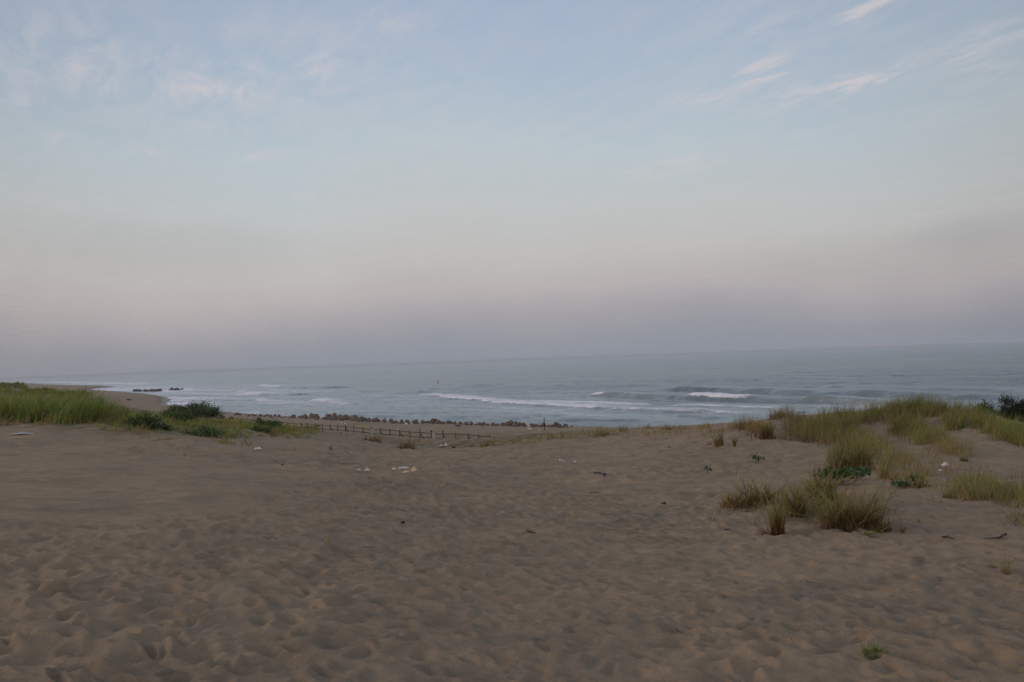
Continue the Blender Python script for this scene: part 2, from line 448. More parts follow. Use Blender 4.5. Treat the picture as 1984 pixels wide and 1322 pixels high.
def mat_attr(name, rough=0.6, trans=0.3, spec=0.3, var=0.25):
    m, h, b, out = new_mat(name)
    at = h.n('ShaderNodeAttribute'); at.attribute_name = 'col'
    g = h.n('ShaderNodeNewGeometry')
    n = h.noise(g.outputs['Position'], 9, 3, 0.6)
    c = h.vm('SCALE', at.outputs['Color'], h.mr(n, 0.3, 0.7, 1 - var, 1 + var))
    h.l(c, b.inputs['Base Color']); b.inputs['Roughness'].default_value = rough
    b.inputs['Specular IOR Level'].default_value = spec
    if trans:
        tr = h.n('ShaderNodeBsdfTranslucent'); h.l(c, tr.inputs[0])
        mx = h.n('ShaderNodeMixShader'); mx.inputs[0].default_value = trans
        h.l(b.outputs[0], mx.inputs[1]); h.l(tr.outputs[0], mx.inputs[2]); h.l(mx.outputs[0], out.inputs[0])
    return m
def mat_plain(name, c1, c2, scale, rough=0.8, bd=0.01, spec=0.3, lo=0.4, hi=0.6, bscale=None):
    m, h, b, out = new_mat(name)
    tcn = h.n('ShaderNodeTexCoord'); pos = tcn.outputs['Object']
    n = h.noise(pos, scale, 5, 0.65)
    h.l(h.mix(h.mr(n, lo, hi), (*c1, 1), (*c2, 1)), b.inputs['Base Color'])
    b.inputs['Roughness'].default_value = rough; b.inputs['Specular IOR Level'].default_value = spec
    bump(h, b, h.noise(pos, bscale or scale * 3, 5, 0.65), bd, 0.8)
    return m
M_SAND = mat_sand()
M_GRASS = mat_attr('grass_blade', 0.55, 0.28)
M_LEAF = mat_attr('leaf', 0.5, 0.2)
M_STEM = mat_plain('bark', (0.10, 0.075, 0.055), (0.16, 0.12, 0.085), 20)
M_ROCK = mat_plain('boulder_stone', (0.105, 0.082, 0.066), (0.175, 0.138, 0.110), 2.2, 0.9, 0.05)
M_DARKROCK = mat_plain('dark_block', (0.045, 0.045, 0.045), (0.09, 0.085, 0.08), 2, 0.8, 0.1)
M_POST = mat_plain('dark_fence_wood', (0.018, 0.015, 0.012), (0.05, 0.042, 0.032), 12, 0.85, 0.004)
M_SIGN = mat_plain('pale_sign', (0.62, 0.53, 0.51), (0.48, 0.40, 0.38), 6, 0.6, 0.001)
M_WHITE = mat_plain('white_plastic', (0.72, 0.70, 0.66), (0.5, 0.47, 0.43), 8, 0.5, 0.004)
M_CREAM = mat_plain('cream_foam', (0.68, 0.55, 0.36), (0.55, 0.4, 0.25), 14, 0.8, 0.006)
M_ORANGE = mat_plain('orange_cloth', (0.66, 0.42, 0.27), (0.68, 0.60, 0.50), 16, 0.8, 0.004)
M_BLACK = mat_plain('black_rubber', (0.008, 0.008, 0.009), (0.025, 0.023, 0.022), 18, 0.6, 0.003)
M_NAVY = mat_plain('navy_rubber', (0.012, 0.018, 0.035), (0.03, 0.035, 0.05), 18, 0.45, 0.003)
M_WOOD = mat_plain('dark_driftwood', (0.03, 0.024, 0.02), (0.075, 0.06, 0.05), 14, 0.85, 0.006)
M_PALEWOOD = mat_plain('pale_driftwood', (0.42, 0.34, 0.25), (0.3, 0.24, 0.18), 14, 0.85, 0.004)
M_YELLOW = mat_plain('yellow_plastic', (0.55, 0.38, 0.12), (0.42, 0.3, 0.12), 8, 0.6, 0.003)
M_RED = mat_plain('red_plastic', (0.45, 0.08, 0.05), (0.35, 0.08, 0.06), 8, 0.6, 0.003)
M_BLUE = mat_plain('blue_sheet', (0.03, 0.05, 0.09), (0.05, 0.07, 0.1), 8, 0.6, 0.003)
M_PALEBLUE = mat_plain('pale_blue_sheet', (0.42, 0.50, 0.52), (0.3, 0.33, 0.33), 8, 0.5, 0.003)

# ------------------------------------------------------------------ ground sheet
def polar(rs, az):
    R, A = np.meshgrid(rs, az, indexing='ij')
    X = R * np.sin(A); Y = R * np.cos(A)
    nr, na = R.shape
    i = np.arange((nr - 1) * na).reshape(nr - 1, na)
    j = np.roll(i, -1, axis=1)
    Fq = np.stack([i, i + na, j + na, j], -1).reshape(-1, 4)     # wraps all the way round
    return X.ravel(), Y.ravel(), Fq[:, ::-1]
LIM = 0.84
az_f = np.arange(-LIM, LIM, 0.0028)
az_c = np.concatenate([[-math.pi + 0.001], np.linspace(-2.9, -LIM - 0.12, 26), [-LIM - 0.05], az_f, [LIM + 0.05], np.linspace(LIM + 0.12, 2.9, 26)])
def gs(a, b, f):
    return np.geomspace(a, b, max(2, int(math.log(b / a) / math.log(f))), endpoint=False)
rs = np.concatenate([[0.02, 0.4, 0.8, 1.2, 1.6, 2.0], gs(2.3, 60, 1.0045), gs(60, 220, 1.009), gs(220, 2000, 1.03), gs(2000, 34000, 1.2), [34000]])
gx, gy, gf = polar(rs, az_c)
gz = ground_z(gx, gy)
s_g = shore(gx, gy)
wet = np.clip(sstep(4.5, 0.5, s_g + 1.2 * fbm(gx / 4, gy / 4, 2, 61)), 0, 1)
# turf: low green cover spreading just behind the fence and on the foredune
turf = np.zeros_like(gx)
def turf_at(px, py, rx, k=1.0):
    p = hit(px, py, False); g = np.exp(-((gx - p[0]) ** 2 + (gy - p[1]) ** 2) / rx ** 2); np.maximum(turf, g * k, out=turf)
for (a, b, r_, k) in ((960, 852, 6, .9), (900, 848, 7, .8), (850, 846, 6, .7), (780, 843, 6, .6), (1010, 850, 6, .9), (700, 838, 6, .5), (740, 821, 5, .5), (640, 834, 5, .4),
                      (330, 812, 3, .9), (400, 816, 3, .9), (470, 818, 4, .9), (250, 822, 2, .9), (540, 826, 3, .6), (100, 815, 3, 1), (200, 815, 3, 1), (60, 748, 26, 1), (0, 742, 34, 1), (130, 757, 16, 1), (30, 760, 18, .9)):
    turf_at(a, b, r_, k)
for (hp, hr) in hills: np.maximum(turf, 1.3 * np.exp(-((gx - hp[0]) ** 2 + (gy - hp[1]) ** 2) / (hr * 1.1) ** 2), out=turf)
turf = np.maximum(turf, 0.85 * sstep(80, 120, np.hypot(gx, gy)) * sstep(4.2, 5.5, gz))
turf = np.clip(turf, 0, 1)
ground = mesh_np('ground', np.c_[gx, gy, gz], gf, M_SAND, True, attrs={'wet': wet, 'turf': turf})
tag(ground, kind='structure')

# ------------------------------------------------------------------ sea
def line_world(pts, z=0.0):
    return np.array([on_plane(a, b, z)[:2] for a, b in pts])
# crest line in the photo, height, length of the back, length of the face, foam[(from,to,strength)] along 0..1, foam trail length
waves = [
    ([(815, 766), (870, 772), (930, 778), (1000, 784), (1060, 787), (1120, 790), (1200, 793), (1290, 797), (1400, 801), (1520, 804)], 0.42, 7, 1.0, [(0.0, 0.16, 1.3, 9), (0.12, 0.45, 1.15, 12), (0.4, 0.75, 1.0, 16), (.7, 1.0, .7, 12)], 0.6),
    ([(1110, 768), (1165, 769), (1230, 772), (1300, 775), (1410, 778), (1480, 780), (1540, 780), (1600, 782), (1700, 786), (1800, 789)], 0.85, 9, 1.15, [(0.075, 0.135, 1.15, 1.8), (0.44, 0.62, 1.15, 4), (0.1, 0.5, .35, 14)], 0.9),
    ([(1250, 756), (1400, 760), (1550, 765), (1700, 768), (1850, 773), (2010, 776)], 0.8, 12, 1.6, [], 0.0),
    ([(1500, 752), (1700, 754), (1900, 758), (2050, 760)], 0.45, 12, 2, [], 0.0),
    ([(495, 749.5), (540, 751.5), (590, 753.5), (650, 752.5), (715, 750)], 0.7, 12, 2.2, [(0.0, 0.45, 1.2, 8), (.4, .95, .35, 5)], 1.0),
    ([(455, 761), (487, 763), (530, 767), (580, 766), (640, 764)], 0.45, 10, 2.0, [(0.0, 0.14, 1.3, 6), (0.2, 0.62, 1.1, 10), (.6, 1, .4, 6)], 1.0),
    ([(608, 777), (630, 780), (655, 785), (680, 786)], 0.5, 6, 1.4, [(0.0, 0.5, 1.3, 7), (0.4, 1.0, .7, 6)], 1.0),
    ([(680, 778), (740, 777), (830, 777)], 0.2, 6, 1.5, [(0, 1, .45, 5)], 0),
    ([(845, 745.5), (890, 747.5), (940, 749.5)], 0.6, 14, 3, [], 0.0),
    ([(695, 757), (750, 759), (790, 763)], 0.4, 10, 3, [], 0.0),
    ([(1000, 760), (1100, 761), (1200, 763)], 0.25, 10, 3, [], 0.0),
    ([(300, 740), (400, 742), (470, 741)], 0.5, 14, 4, [(.1, .5, .6, 6)], 0.0),
    ([(380, 773), (440, 776), (520, 775)], 0.3, 9, 2, [(0, .9, .55, 6)], 0.0),
    ([(335, 783), (400, 786), (470, 789)], 0.25, 7, 2, [(0, .7, .7, 5)], 0.0),
    ([(250, 752), (330, 754), (400, 757)], 0.4, 14, 4, [(0, .6, .8, 14)], 0.0),
    ([(75, 741.5), (150, 743), (230, 744.5), (300, 746)], 0.6, 25, 6, [(0, 1, .9, 25)], 0.0),
    ([(150, 737.5), (230, 738.5)], 0.6, 30, 8, [(0, 1, .5, 20)], 0.0),
    ([(520, 757), (580, 759), (650, 760)], 0.2, 8, 2, [(0, 1, .75, 5)], 0), ([(700, 768), (760, 770), (830, 770)], 0.2, 8, 2, [(0, 1, .55, 4)], 0),
    ([(930, 791), (1010, 795), (1110, 798)], 0.2, 6, 1.5, [(0, 1, .6, 4)], 0), ([(1040, 780), (1130, 782), (1260, 786)], 0.2, 7, 1.5, [(0, 1, .95, 6)], 0),
    ([(1300, 787), (1400, 789), (1520, 793)], 0.2, 7, 1.5, [(0, 1, .75, 6)], 0), ([(1560, 790), (1700, 796)], 0.3, 7, 1.5, [(0, 1, .5, 5)], 0),
    ([(1560, 742), (1750, 744), (2000, 748)], 0.45, 14, 4, [], 0), ([(1150, 747), (1300, 749), (1420, 752)], 0.35, 12, 3.5, [], 0), ([(1000, 770), (1060, 771), (1110, 771)], 0.3, 8, 2, [(0, 1, .4, 4)], 0),
    ([(420, 752), (450, 753), (485, 754)], 0.3, 9, 2, [(0, 1, .7, 5)], 0), ([(550, 783), (620, 786), (700, 790)], 0.2, 6, 1.5, [(0, 1, .45, 4)], 0),
    ([(600, 797), (700, 799), (800, 801), (900, 800)], 0.16, 4, 1.2, [], 0), ([(650, 806), (720, 806), (790, 809)], 0.2, 3, 1.0, [], 0), ([(860, 811), (960, 812), (1010, 814)], 0.28, 3, 1.0, [], 0),
    ([(1060, 814), (1150, 816), (1250, 816)], 0.28, 3, 1.0, [], 0), ([(960, 803), (1040, 805), (1100, 806)], 0.22, 3.5, 1.1, [], 0), ([(1300, 810), (1400, 812)], 0.3, 3, 1.0, [], 0)]
az_s = np.concatenate([[-math.pi + .001], np.linspace(-2.9, -.95, 14), np.arange(-0.86, 0.86, 0.0026), np.linspace(.95, 2.9, 14)])
rs_s = np.concatenate([[30, 50, 70, 85], np.arange(95, 300, 0.5), gs(300, 900, 1.004), gs(900, 4000, 1.03), gs(4000, 34000, 1.15), [34000]])
wx_, wy_, wf_ = polar(rs_s, az_s)
ss = shore(wx_, wy_)
keep = ss < 7.0
dst = np.hypot(wx_, wy_)
fade = sstep(0.0, -9.0, ss)
# swell runs in parallel to the coast; short chop rides on it
tdir = np.array([-0.73, 0.68]); ndir = np.array([0.68, 0.73])
q = wx_ * ndir[0] + wy_ * ndir[1] + 5 * fbm(wx_ / 60, wy_ / 60, 2, 71); p_ = wx_ * tdir[0] + wy_ * tdir[1]
amp_var = 0.5 + 0.5 * vnoise(p_ / 45, q / 30, 75)
z_w = 0.10 * np.sin(q / 3.4) * amp_var * sstep(700, 250, dst) + 0.16 * np.sin(q / 7.7 + 1) * (0.5 + 0.5 * vnoise(p_ / 70, q / 50, 76)) * sstep(1600, 500, dst)
z_w += (0.13 * fbm(p_ / 5.0, q / 1.7, 3, 81) + 0.15 * fbm(p_ / 11.0, q / 4.0, 2, 86)) * sstep(700, 300, dst)
z_w *= (0.12 + 0.88 * fade)
foam = np.zeros_like(wx_)
for (pts, A, back, face, fo, trail) in waves:
    L = line_world(pts)
    # smooth + jitter the crest line
    seg = np.diff(L, axis=0); sl = np.hypot(seg[:, 0], seg[:, 1]); cum = np.r_[0, np.cumsum(sl)]; tot = cum[-1]
    best = np.full(wx_.shape, 1e9); along = np.zeros_like(wx_); sgn = np.ones_like(wx_)
    lo = L.min(0) - 40; hi = L.max(0) + 40
    idx = np.nonzero((wx_ > lo[0]) & (wx_ < hi[0]) & (wy_ > lo[1]) & (wy_ < hi[1]))[0]
    X = wx_[idx]; Y = wy_[idx]
    jx = 0.8 * vnoise(X / 6, Y / 6, 90 + len(pts)) + 0.35 * vnoise(X / 1.7, Y / 1.7, 92)
    bb = np.full(X.shape, 1e9); al = np.zeros_like(X); sg = np.ones_like(X)
    for i in range(len(seg)):
        a = L[i]; ab = seg[i]
        tt = ((X - a[0]) * ab[0] + (Y - a[1]) * ab[1]) / (ab @ ab); t = np.clip(tt, 0, 1)
        ddx = X - a[0] - t * ab[0]; ddy = Y - a[1] - t * ab[1]; d = np.hypot(ddx, ddy)
        nrm = np.array([-ab[1], ab[0]]) / sl[i]
        if nrm @ (-a) < 0: nrm = -nrm       # toward the camera = shoreward
        m = d < bb
        bb[m] = d[m]; al[m] = (cum[i] + t[m] * sl[i]) / tot; sg[m] = np.where((ddx * nrm[0] + ddy * nrm[1])[m] > 0, 1, -1)
    sdist = bb * sg + jx
    taper = sstep(-0.02, 0.14, al) * sstep(1.02, 0.86, al)
    prof = np.where(sdist > 0, np.exp(-(sdist / face) ** 2), np.exp(-(sdist / back) ** 2))
    hgt = 1.6 * A * taper * prof * (0.85 + 0.3 * vnoise(al * tot / 9, al * 0 + 3, 95))
    z_w[idx] = z_w[idx] * (1 - 0.6 * prof * taper) + hgt
    for (f0, f1, stg, ln) in fo:
        e = 0.02 + 0.12 * (f1 - f0)
        ma = sstep(f0 - e * .5, f0 + e, al) * sstep(f1 + e * .5, f1 - e, al)
        if f0 == 0: ma = sstep(f1 + e * .5, f1 - e, al) * sstep(0.0, 0.01, al)
        mb = np.where(sdist > 0, sstep(face * 1.1, face * .5, sdist), sstep(-ln, -ln * .15, sdist))
        foam[idx] = np.maximum(foam[idx], stg * ma * mb)
        if stg > 1: z_w[idx] += 0.22 * ma * sstep(-4, 0, sdist) * sstep(face * 1.3, 0, sdist) * (0.6 + 0.8 * vnoise(X * 1.4, Y * 1.4, 97))
# spent surf along the waterline
sw = sstep(-7, -1, ss + 2.5 * fbm(wx_ / 9, wy_ / 9, 3, 101)) * (0.45 + 0.5 * vnoise(wx_ / 14, wy_ / 14, 103))
sw *= 0.55 + 0.8 * sstep(150, 230, dst) 
foam = np.maximum(foam, sw)
far_surf = sstep(-75, -10, ss) * sstep(190, 260, dst) * sstep(1500, 400, dst) * np.clip(0.62 + 0.9 * fbm(p_ / 40, q / 7, 3, 107), 0, 1.1)
foam = np.maximum(foam, far_surf)
mid = 0.52 * sstep(-75, -30, ss) * sstep(-4, -22, ss) * np.clip(0.5 + fbm(p_ / 30, q / 6, 3, 113), 0, 1)
foam = np.maximum(foam, mid)
def mat_sea():
    m, h, b, out = new_mat('sea_water')
    g = h.n('ShaderNodeNewGeometry'); pos = g.outputs['Position']
    at = h.n('ShaderNodeAttribute'); at.attribute_name = 'foam'
    rt = h.n('ShaderNodeVectorRotate', rotation_type='Z_AXIS'); h.l(pos, rt.inputs['Vector']); rt.inputs['Angle'].default_value = math.radians(43)
    rp = rt.outputs[0]
    fz = h.noise(h.vm('MULTIPLY', rp, (0.35, 1.0, 1.0)), 0.9, 6, 0.7)
    f2 = h.noise(h.vm('MULTIPLY', rp, (0.5, 1.0, 1.0)), 3.2, 5, 0.7)
    fz = h.math('ADD', h.math('MULTIPLY', fz, 0.6), h.math('MULTIPLY', f2, 0.4))
    ff = h.math('ADD', at.outputs['Fac'], h.math('MULTIPLY', h.math('SUBTRACT', fz, 0.5), 2.6))
    ff = h.mr(ff, 0.30, 0.95)
    ff = h.math('MULTIPLY', ff, h.mr(at.outputs['Fac'], 0.03, 0.3))
    deep = h.noise(h.vm('MULTIPLY', rp, (0.3, 1.0, 1.0)), 0.05, 4, 0.6)
    wc = h.mix(h.mr(deep, 0.35, 0.65), (0.085, 0.120, 0.124, 1), (0.145, 0.180, 0.180, 1))
    mk = h.n('ShaderNodeAttribute'); mk.attribute_name = 'milk'
    wc = h.mix(h.math('MULTIPLY', mk.outputs['Fac'], h.mr(deep, 0.3, 0.7, 0.35, 0.8)), wc, (0.30, 0.335, 0.335, 1))
    slick = h.noise(h.vm('MULTIPLY', rp, (0.22, 1.0, 1.0)), 0.035, 5, 0.65)
    fr = h.n('ShaderNodeFresnel'); fr.inputs['IOR'].default_value = 1.5
    # wind-roughened sea: wave slopes hide each other, so it never mirrors more than about half
    refl = h.math('MULTIPLY', h.math('MINIMUM', fr.outputs[0], h.math('MULTIPLY', h.mr(slick, 0.35, 0.65, 0.56, 0.74), h.mr(h.vm('LENGTH', pos), 250, 5000, 1.0, 0.66))), h.math('SUBTRACT', 1.0, h.math('MULTIPLY', ff, .85)))
    gl = h.n('ShaderNodeBsdfGlossy'); gl.inputs['Roughness'].default_value = 0.2
    gl.inputs['Color'].default_value = (.93, .97, 1, 1)
    h.l(h.mix(ff, wc, (0.78, 0.78, 0.81, 1)), b.inputs['Base Color'])
    b.inputs['Roughness'].default_value = .9; b.inputs['Specular IOR Level'].default_value = 0.0
    ms = h.n('ShaderNodeMixShader'); h.l(refl, ms.inputs[0]); h.l(b.outputs[0], ms.inputs[1]); h.l(gl.outputs[0], ms.inputs[2]); h.l(ms.outputs[0], out.inputs[0])
    h1 = h.noise(h.vm('MULTIPLY', rp, (0.45, 1.0, 1.0)), 0.55, 6, 0.62)
    h2 = h.noise(h.vm('MULTIPLY', rp, (0.35, 1.0, 1.0)), 0.12, 4, 0.6)
    hh = h.math('ADD', h.math('MULTIPLY', h1, 0.55), h.math('MULTIPLY', h2, 1.1))
    bn_ = bump(h, b, hh, 1.3, 1.0)
    h.l(h.mr(h.vm('LENGTH', pos), 900, 7000, 1.0, 0.12), bn_.inputs['Strength'])
    h.l(bn_.outputs[0], gl.inputs['Normal']); h.l(bn_.outputs[0], fr.inputs['Normal'])
    return m
M_SEA = mat_sea()
kq = keep[wf_].all(1)
wf2 = wf_[kq]; used = np.unique(wf2); mp = np.zeros(len(wx_), dtype=np.int64); mp[used] = np.arange(len(used))
sea = mesh_np('sea', np.c_[wx_, wy_, z_w][used], mp[wf2], M_SEA, True, attrs={'foam': foam[used], 'milk': (sstep(-130, -25, ss) * sstep(1.0, -14.0, ss))[used]})
tag(sea, kind='structure')

# ------------------------------------------------------------------ haze
mh = bpy.data.materials.new('haze_air'); mh.use_nodes = True; th = mh.node_tree; th.nodes.clear()
vo = th.nodes.new('ShaderNodeVolumePrincipled'); oo = th.nodes.new('ShaderNodeOutputMaterial'); th.links.new(vo.outputs[0], oo.inputs['Volume'])
vo.inputs['Color'].default_value = (0.745, 0.80, 0.885, 1); vo.inputs['Density'].default_value = 0.00014; vo.inputs['Anisotropy'].default_value = 0.0
hz = MB(); hz.box((0, 0, -16), (69000, 69000, 64)); hz_o = hz.build('haze', mh); tag(hz_o, kind='stuff')
hz_o.visible_shadow = True

# ------------------------------------------------------------------ grass
GREEN = np.array([[0.17, 0.29, 0.04], [0.12, 0.23, 0.035], [0.25, 0.33, 0.05], [0.085, 0.16, 0.036]])
OLIVE = np.array([[0.20, 0.22, 0.05], [0.25, 0.235, 0.06], [0.14, 0.18, 0.045], [0.29, 0.24, 0.08]])
STRAW = np.array([[0.34, 0.24, 0.11], [0.27, 0.18, 0.085], [0.29, 0.16, 0.075], [0.38, 0.29, 0.15]])
RED = np.array([[0.17, 0.075, 0.04], [0.12, 0.06, 0.035], [0.2, 0.10, 0.055]])
def blades(base, H, W, lean, tipc, basec, seed=0, wind=(0.25, 0.1), segs=4, curl=1.0):
    """base n,3; H,W,lean n; returns V,F,C"""
    r = np.random.default_rng(seed); n = len(base)
    az = r.uniform(0, 2 * np.pi, n)
    ldir = np.c_[np.cos(az), np.sin(az)] * lean[:, None] + np.array(wind)[None] * lean.mean()
    fa = r.uniform(0, np.pi, n); wd = np.c_[np.cos(fa), np.sin(fa), np.zeros(n)]
    V = np.zeros((n, segs + 1, 2, 3)); Cc = np.zeros((n, segs + 1, 2, 3))
    for k in range(segs + 1):
        t = k / segs
        off = ldir * (H * (0.35 * t + 0.65 * curl * t ** 2.2))[:, None]
        up = H * (t - 0.28 * np.minimum(lean, 1.3) * t ** 2.5)
        c = base + np.c_[off, up]
        wk = (W * (1 - t ** 1.5) * 0.5 + W * 0.03)[:, None]
        V[:, k, 0] = c - wd * wk; V[:, k, 1] = c + wd * wk
        mixf = np.clip(t * 1.5 - 0.15 + r.normal(0, .12, n), 0, 1)[:, None]
        cc = basec * (1 - mixf) + tipc * mixf
        Cc[:, k, 0] = cc; Cc[:, k, 1] = cc
    b = (np.arange(n) * (segs + 1) * 2)[:, None]
    F = []
    for k in range(segs):
        F.append(np.c_[b + 2 * k, b + 2 * k + 1, b + 2 * k + 3, b + 2 * k + 2])
    return V.reshape(-1, 3), np.concatenate(F), Cc.reshape(-1, 3)
def pick(pal, n, r, jit=0.2):
    c = pal[r.integers(0, len(pal), n)] * (1 + r.uniform(-jit, jit, (n, 1)))
    return c
def mixpal(n, r, tip, base_pal=STRAW, tipmix=None):
    return pick(tip, n, r), pick(base_pal, n, r)

def grass_field(name, clumps, seed, wind=(0.3, 0.0), width=0.010, segs=4):
    """clumps: px, py, radius m, blades, height m, tip palette, base palette, lean -> ONE object of grass"""
    r = np.random.default_rng(seed); Vs = []; Fs = []; Cs = []; nb = 0
    for (px, py, rad, n, Hh, tip, bs, lean) in clumps:
        c = hit(px, py, False) if py is not None else px
        nt_ = max(4, int(n / 15))                                   # tussocks inside the clump
        ta = r.uniform(0, 2 * np.pi, nt_); tr = rad * np.sqrt(r.uniform(0, 1, nt_))
        tx = c[0] + np.cos(ta) * tr; ty = c[1] + np.sin(ta) * tr; th_ = Hh * r.uniform(0.45, 1.2, nt_)
        k = r.integers(0, nt_, n)
        sp = 0.04 + 0.09 * Hh
        bx = tx[k] + r.normal(0, sp, n); by = ty[k] + r.normal(0, sp, n)
        bz = ground_z(bx, by, False) - 0.03
        H = th_[k] * r.uniform(0.45, 1.1, n)
        le = lean * r.uniform(0.3, 1.5, n)
        tshade = r.uniform(0.55, 1.4, nt_)[k][:, None]
        tc_, bc_ = pick(tip, n, r), pick(bs, n, r)
        dry = r.random(n) < 0.2
        tc_[dry] = pick(STRAW, int(dry.sum()), r)
        wscale = max(1.0, depth(c) / 22.0)
        V, F_, C_ = blades(np.c_[bx, by, bz], H, np.full(n, width) * r.uniform(.7, 1.3, n) * wscale, le, tc_ * tshade, bc_, int(r.integers(1e9)), wind, segs)
        Vs.append(V); Fs.append(F_ + nb); Cs.append(C_); nb += len(V)
    return mesh_np(name, np.concatenate(Vs), np.concatenate(Fs), M_GRASS, False, col=np.concatenate(Cs))

# left bank of tall green grass
cl = []
r = np.random.default_rng(3)
for i in range(150):
    px = r.uniform(-60, 245); lim = 818 - max(0, (px - 150)) * 0.02
    py = lim - abs(r.normal(0, 9))
    if py < 795: py = 795 + r.uniform(0, 15)
    hh = 1.12 - 0.72 * max(0, (px - 165)) / 80
    cl.append((px, py, 0.55, 120, hh * r.uniform(.75, 1.1), GREEN if r.random() < .8 else OLIVE, GREEN * 0.8 if r.random() < .55 else STRAW, 0.45))
for i in range(34):
    cl.append((r.uniform(-40, 300), 820 + r.normal(0, 3), 0.4, 50, 0.38, OLIVE, STRAW, 0.6))
for i in range(26):
    cl.append((r.uniform(230, 335), 815 + r.normal(0, 6), 0.5, 70, 0.36, GREEN * 1.2, STRAW, 0.5))
for (hp, hr) in hills:
    for i in range(26):
        a_ = r.uniform(0, 6.28); q_ = hr * .9 * math.sqrt(r.random()); cl.append((np.array([hp[0] + math.cos(a_) * q_, hp[1] + math.sin(a_) * q_, 0.0]) + np.array([0, 0, hp[2]]), None, 2.5, 60, .5, GREEN * .8, OLIVE * .8, .6))
for i in range(150):
    fx = r.uniform(-30, 185); cl.append((fx, r.uniform(739 + max(0, fx) * .09, 766), 2.2, 60, .5 * r.uniform(.6, 1.2), GREEN * .9, OLIVE, .6))
g1 = grass_field('tall_grass', cl, 11, (0.35, 0.05), 0.016)
tag(g1, 'dense bank of tall bright green grass on the dune at the left edge', 'grass', kind='stuff')
# low green cover around the shrubs on the left foredune
cl = []
for i in range(260):
    px = r.uniform(200, 620); py = 806 + (px - 200) * 0.05 + abs(r.normal(0, 10)) * (1.6 if px < 480 else 1)
    cl.append((px, py, 0.7, 80, 0.20 + 0.20 * r.random(), (GREEN * 1.2, OLIVE * 1.2, OLIVE * 1.3)[r.integers(3)], (STRAW, OLIVE, GREEN)[r.integers(3)], 0.7))
for i in range(70):
    cl.append((r.uniform(230, 620), r.uniform(835, 885), 0.3, 30, 0.14, (OLIVE * 1.2, STRAW)[r.integers(2)], STRAW, 0.8))
g2 = grass_field('low_grass', cl, 12, (0.2, 0.0), 0.012)
tag(g2, 'low sparse green and straw ground cover round the shrubs on the left foredune', 'grass', kind='stuff')
# straw coloured grass along the middle crest
cl = []
for i in range(120):
    px = r.uniform(930, 1400); base = 864 - (px - 930) * 0.11 if px < 1180 else 842 - (px - 1180) * 0.02
    py = base + r.normal(0, 3.5)
    cl.append((px, py, 0.7, 22, 0.32 * r.uniform(.6, 1.2), (OLIVE, STRAW, OLIVE * 1.15)[r.integers(3)], STRAW, 0.4))
for (px, py, n, hh) in ((1165, 845, 260, .62), (1205, 838, 70, .6), (1245, 835, 90, .5), (1285, 835, 90, .5), (1315, 835, 70, .5), (1360, 832, 90, .45), (1080, 850, 120, .5), (1000, 858, 90, .4)):
    cl.append((px, py, .5, n, hh, OLIVE, STRAW, .35))
for i in range(40):
    px = r.uniform(640, 930); cl.append((px, 842 + (px - 640) * .09 + r.normal(0, 2), .5, 12, .22, STRAW, STRAW, .5))
g3 = grass_field('crest_grass', cl, 13, (0.2, 0.0), 0.011)
tag(g3, 'thin straw coloured grass strung along the middle dune crest', 'grass', kind='stuff')
# right dune: grassed ridge
cl = []
def band(x0, y0, x1, y1, n, spread, rad, nb_, hh, tips, bs, lean=.42):
    for i in range(n):
        t = r.random(); cl.append((x0 + (x1 - x0) * t + r.normal(0, spread), y0 + (y1 - y0) * t + r.normal(0, spread * .45), rad, nb_, hh * r.uniform(.7, 1.15), tips[r.integers(len(tips))], bs[r.integers(len(bs))], lean))
band(1425, 825, 1470, 838, 8, 8, .35, 90, .75, [OLIVE, OLIVE * .9], [STRAW, RED])
band(1485, 812, 1540, 815, 10, 8, .4, 90, .65, [OLIVE], [STRAW, RED])
band(1530, 840, 1660, 865, 24, 12, .5, 110, .85, [GREEN * .75, OLIVE, OLIVE * .9], [STRAW, STRAW, RED])
band(1560, 830, 1640, 835, 16, 9, .5, 110, .85, [GREEN * .6, GREEN * .75, OLIVE], [OLIVE, STRAW, RED])
band(1600, 815, 1700, 812, 16, 9, .5, 100, .75, [GREEN, OLIVE], [STRAW])
band(1690, 803, 1800, 800, 18, 8, .5, 100, .72, [OLIVE, GREEN, OLIVE], [STRAW, OLIVE])
band(1740, 797, 1860, 798, 20, 7, .5, 90, .75, [OLIVE, GREEN * .9], [STRAW, RED])
band(1740, 812, 1790, 862, 22, 8, .45, 110, .75, [GREEN * .75, OLIVE], [OLIVE, STRAW])
band(1790, 850, 1870, 888, 16, 9, .4, 80, .6, [OLIVE, OLIVE * 1.1], [STRAW])
band(1660, 860, 1750, 905, 26, 14, .45, 75, .55, [OLIVE * 1.15, OLIVE], [STRAW])
band(1640, 850, 1720, 875, 18, 10, .45, 80, .6, [OLIVE * 1.1, OLIVE], [STRAW])
band(1618, 880, 1665, 910, 14, 6, .3, 110, .72, [GREEN * .8, OLIVE * .8], [RED, STRAW])
band(1840, 812, 1850, 835, 5, 4, .3, 80, .6, [OLIVE, GREEN], [STRAW])
band(1870, 806, 1984, 858, 30, 7, .5, 110, .7, [GREEN, OLIVE, GREEN], [OLIVE, STRAW])
band(1930, 840, 2060, 885, 18, 8, .5, 90, .6, [GREEN, OLIVE], [STRAW])
band(1730, 905, 1800, 930, 8, 8, .3, 30, .4, [OLIVE], [STRAW])
band(1700, 905, 1790, 950, 14, 10, .3, 26, .38, [OLIVE, OLIVE * 1.1], [STRAW, RED])
band(1560, 955, 1640, 975, 10, 9, .22, 34, .34, [OLIVE, GREEN * .8], [RED, STRAW])
band(1520, 985, 1600, 1005, 9, 9, .2, 22, .28, [OLIVE, GREEN], [RED, STRAW])
band(1780, 880, 1870, 915, 12, 9, .35, 30, .4, [OLIVE, OLIVE * 1.1], [STRAW])
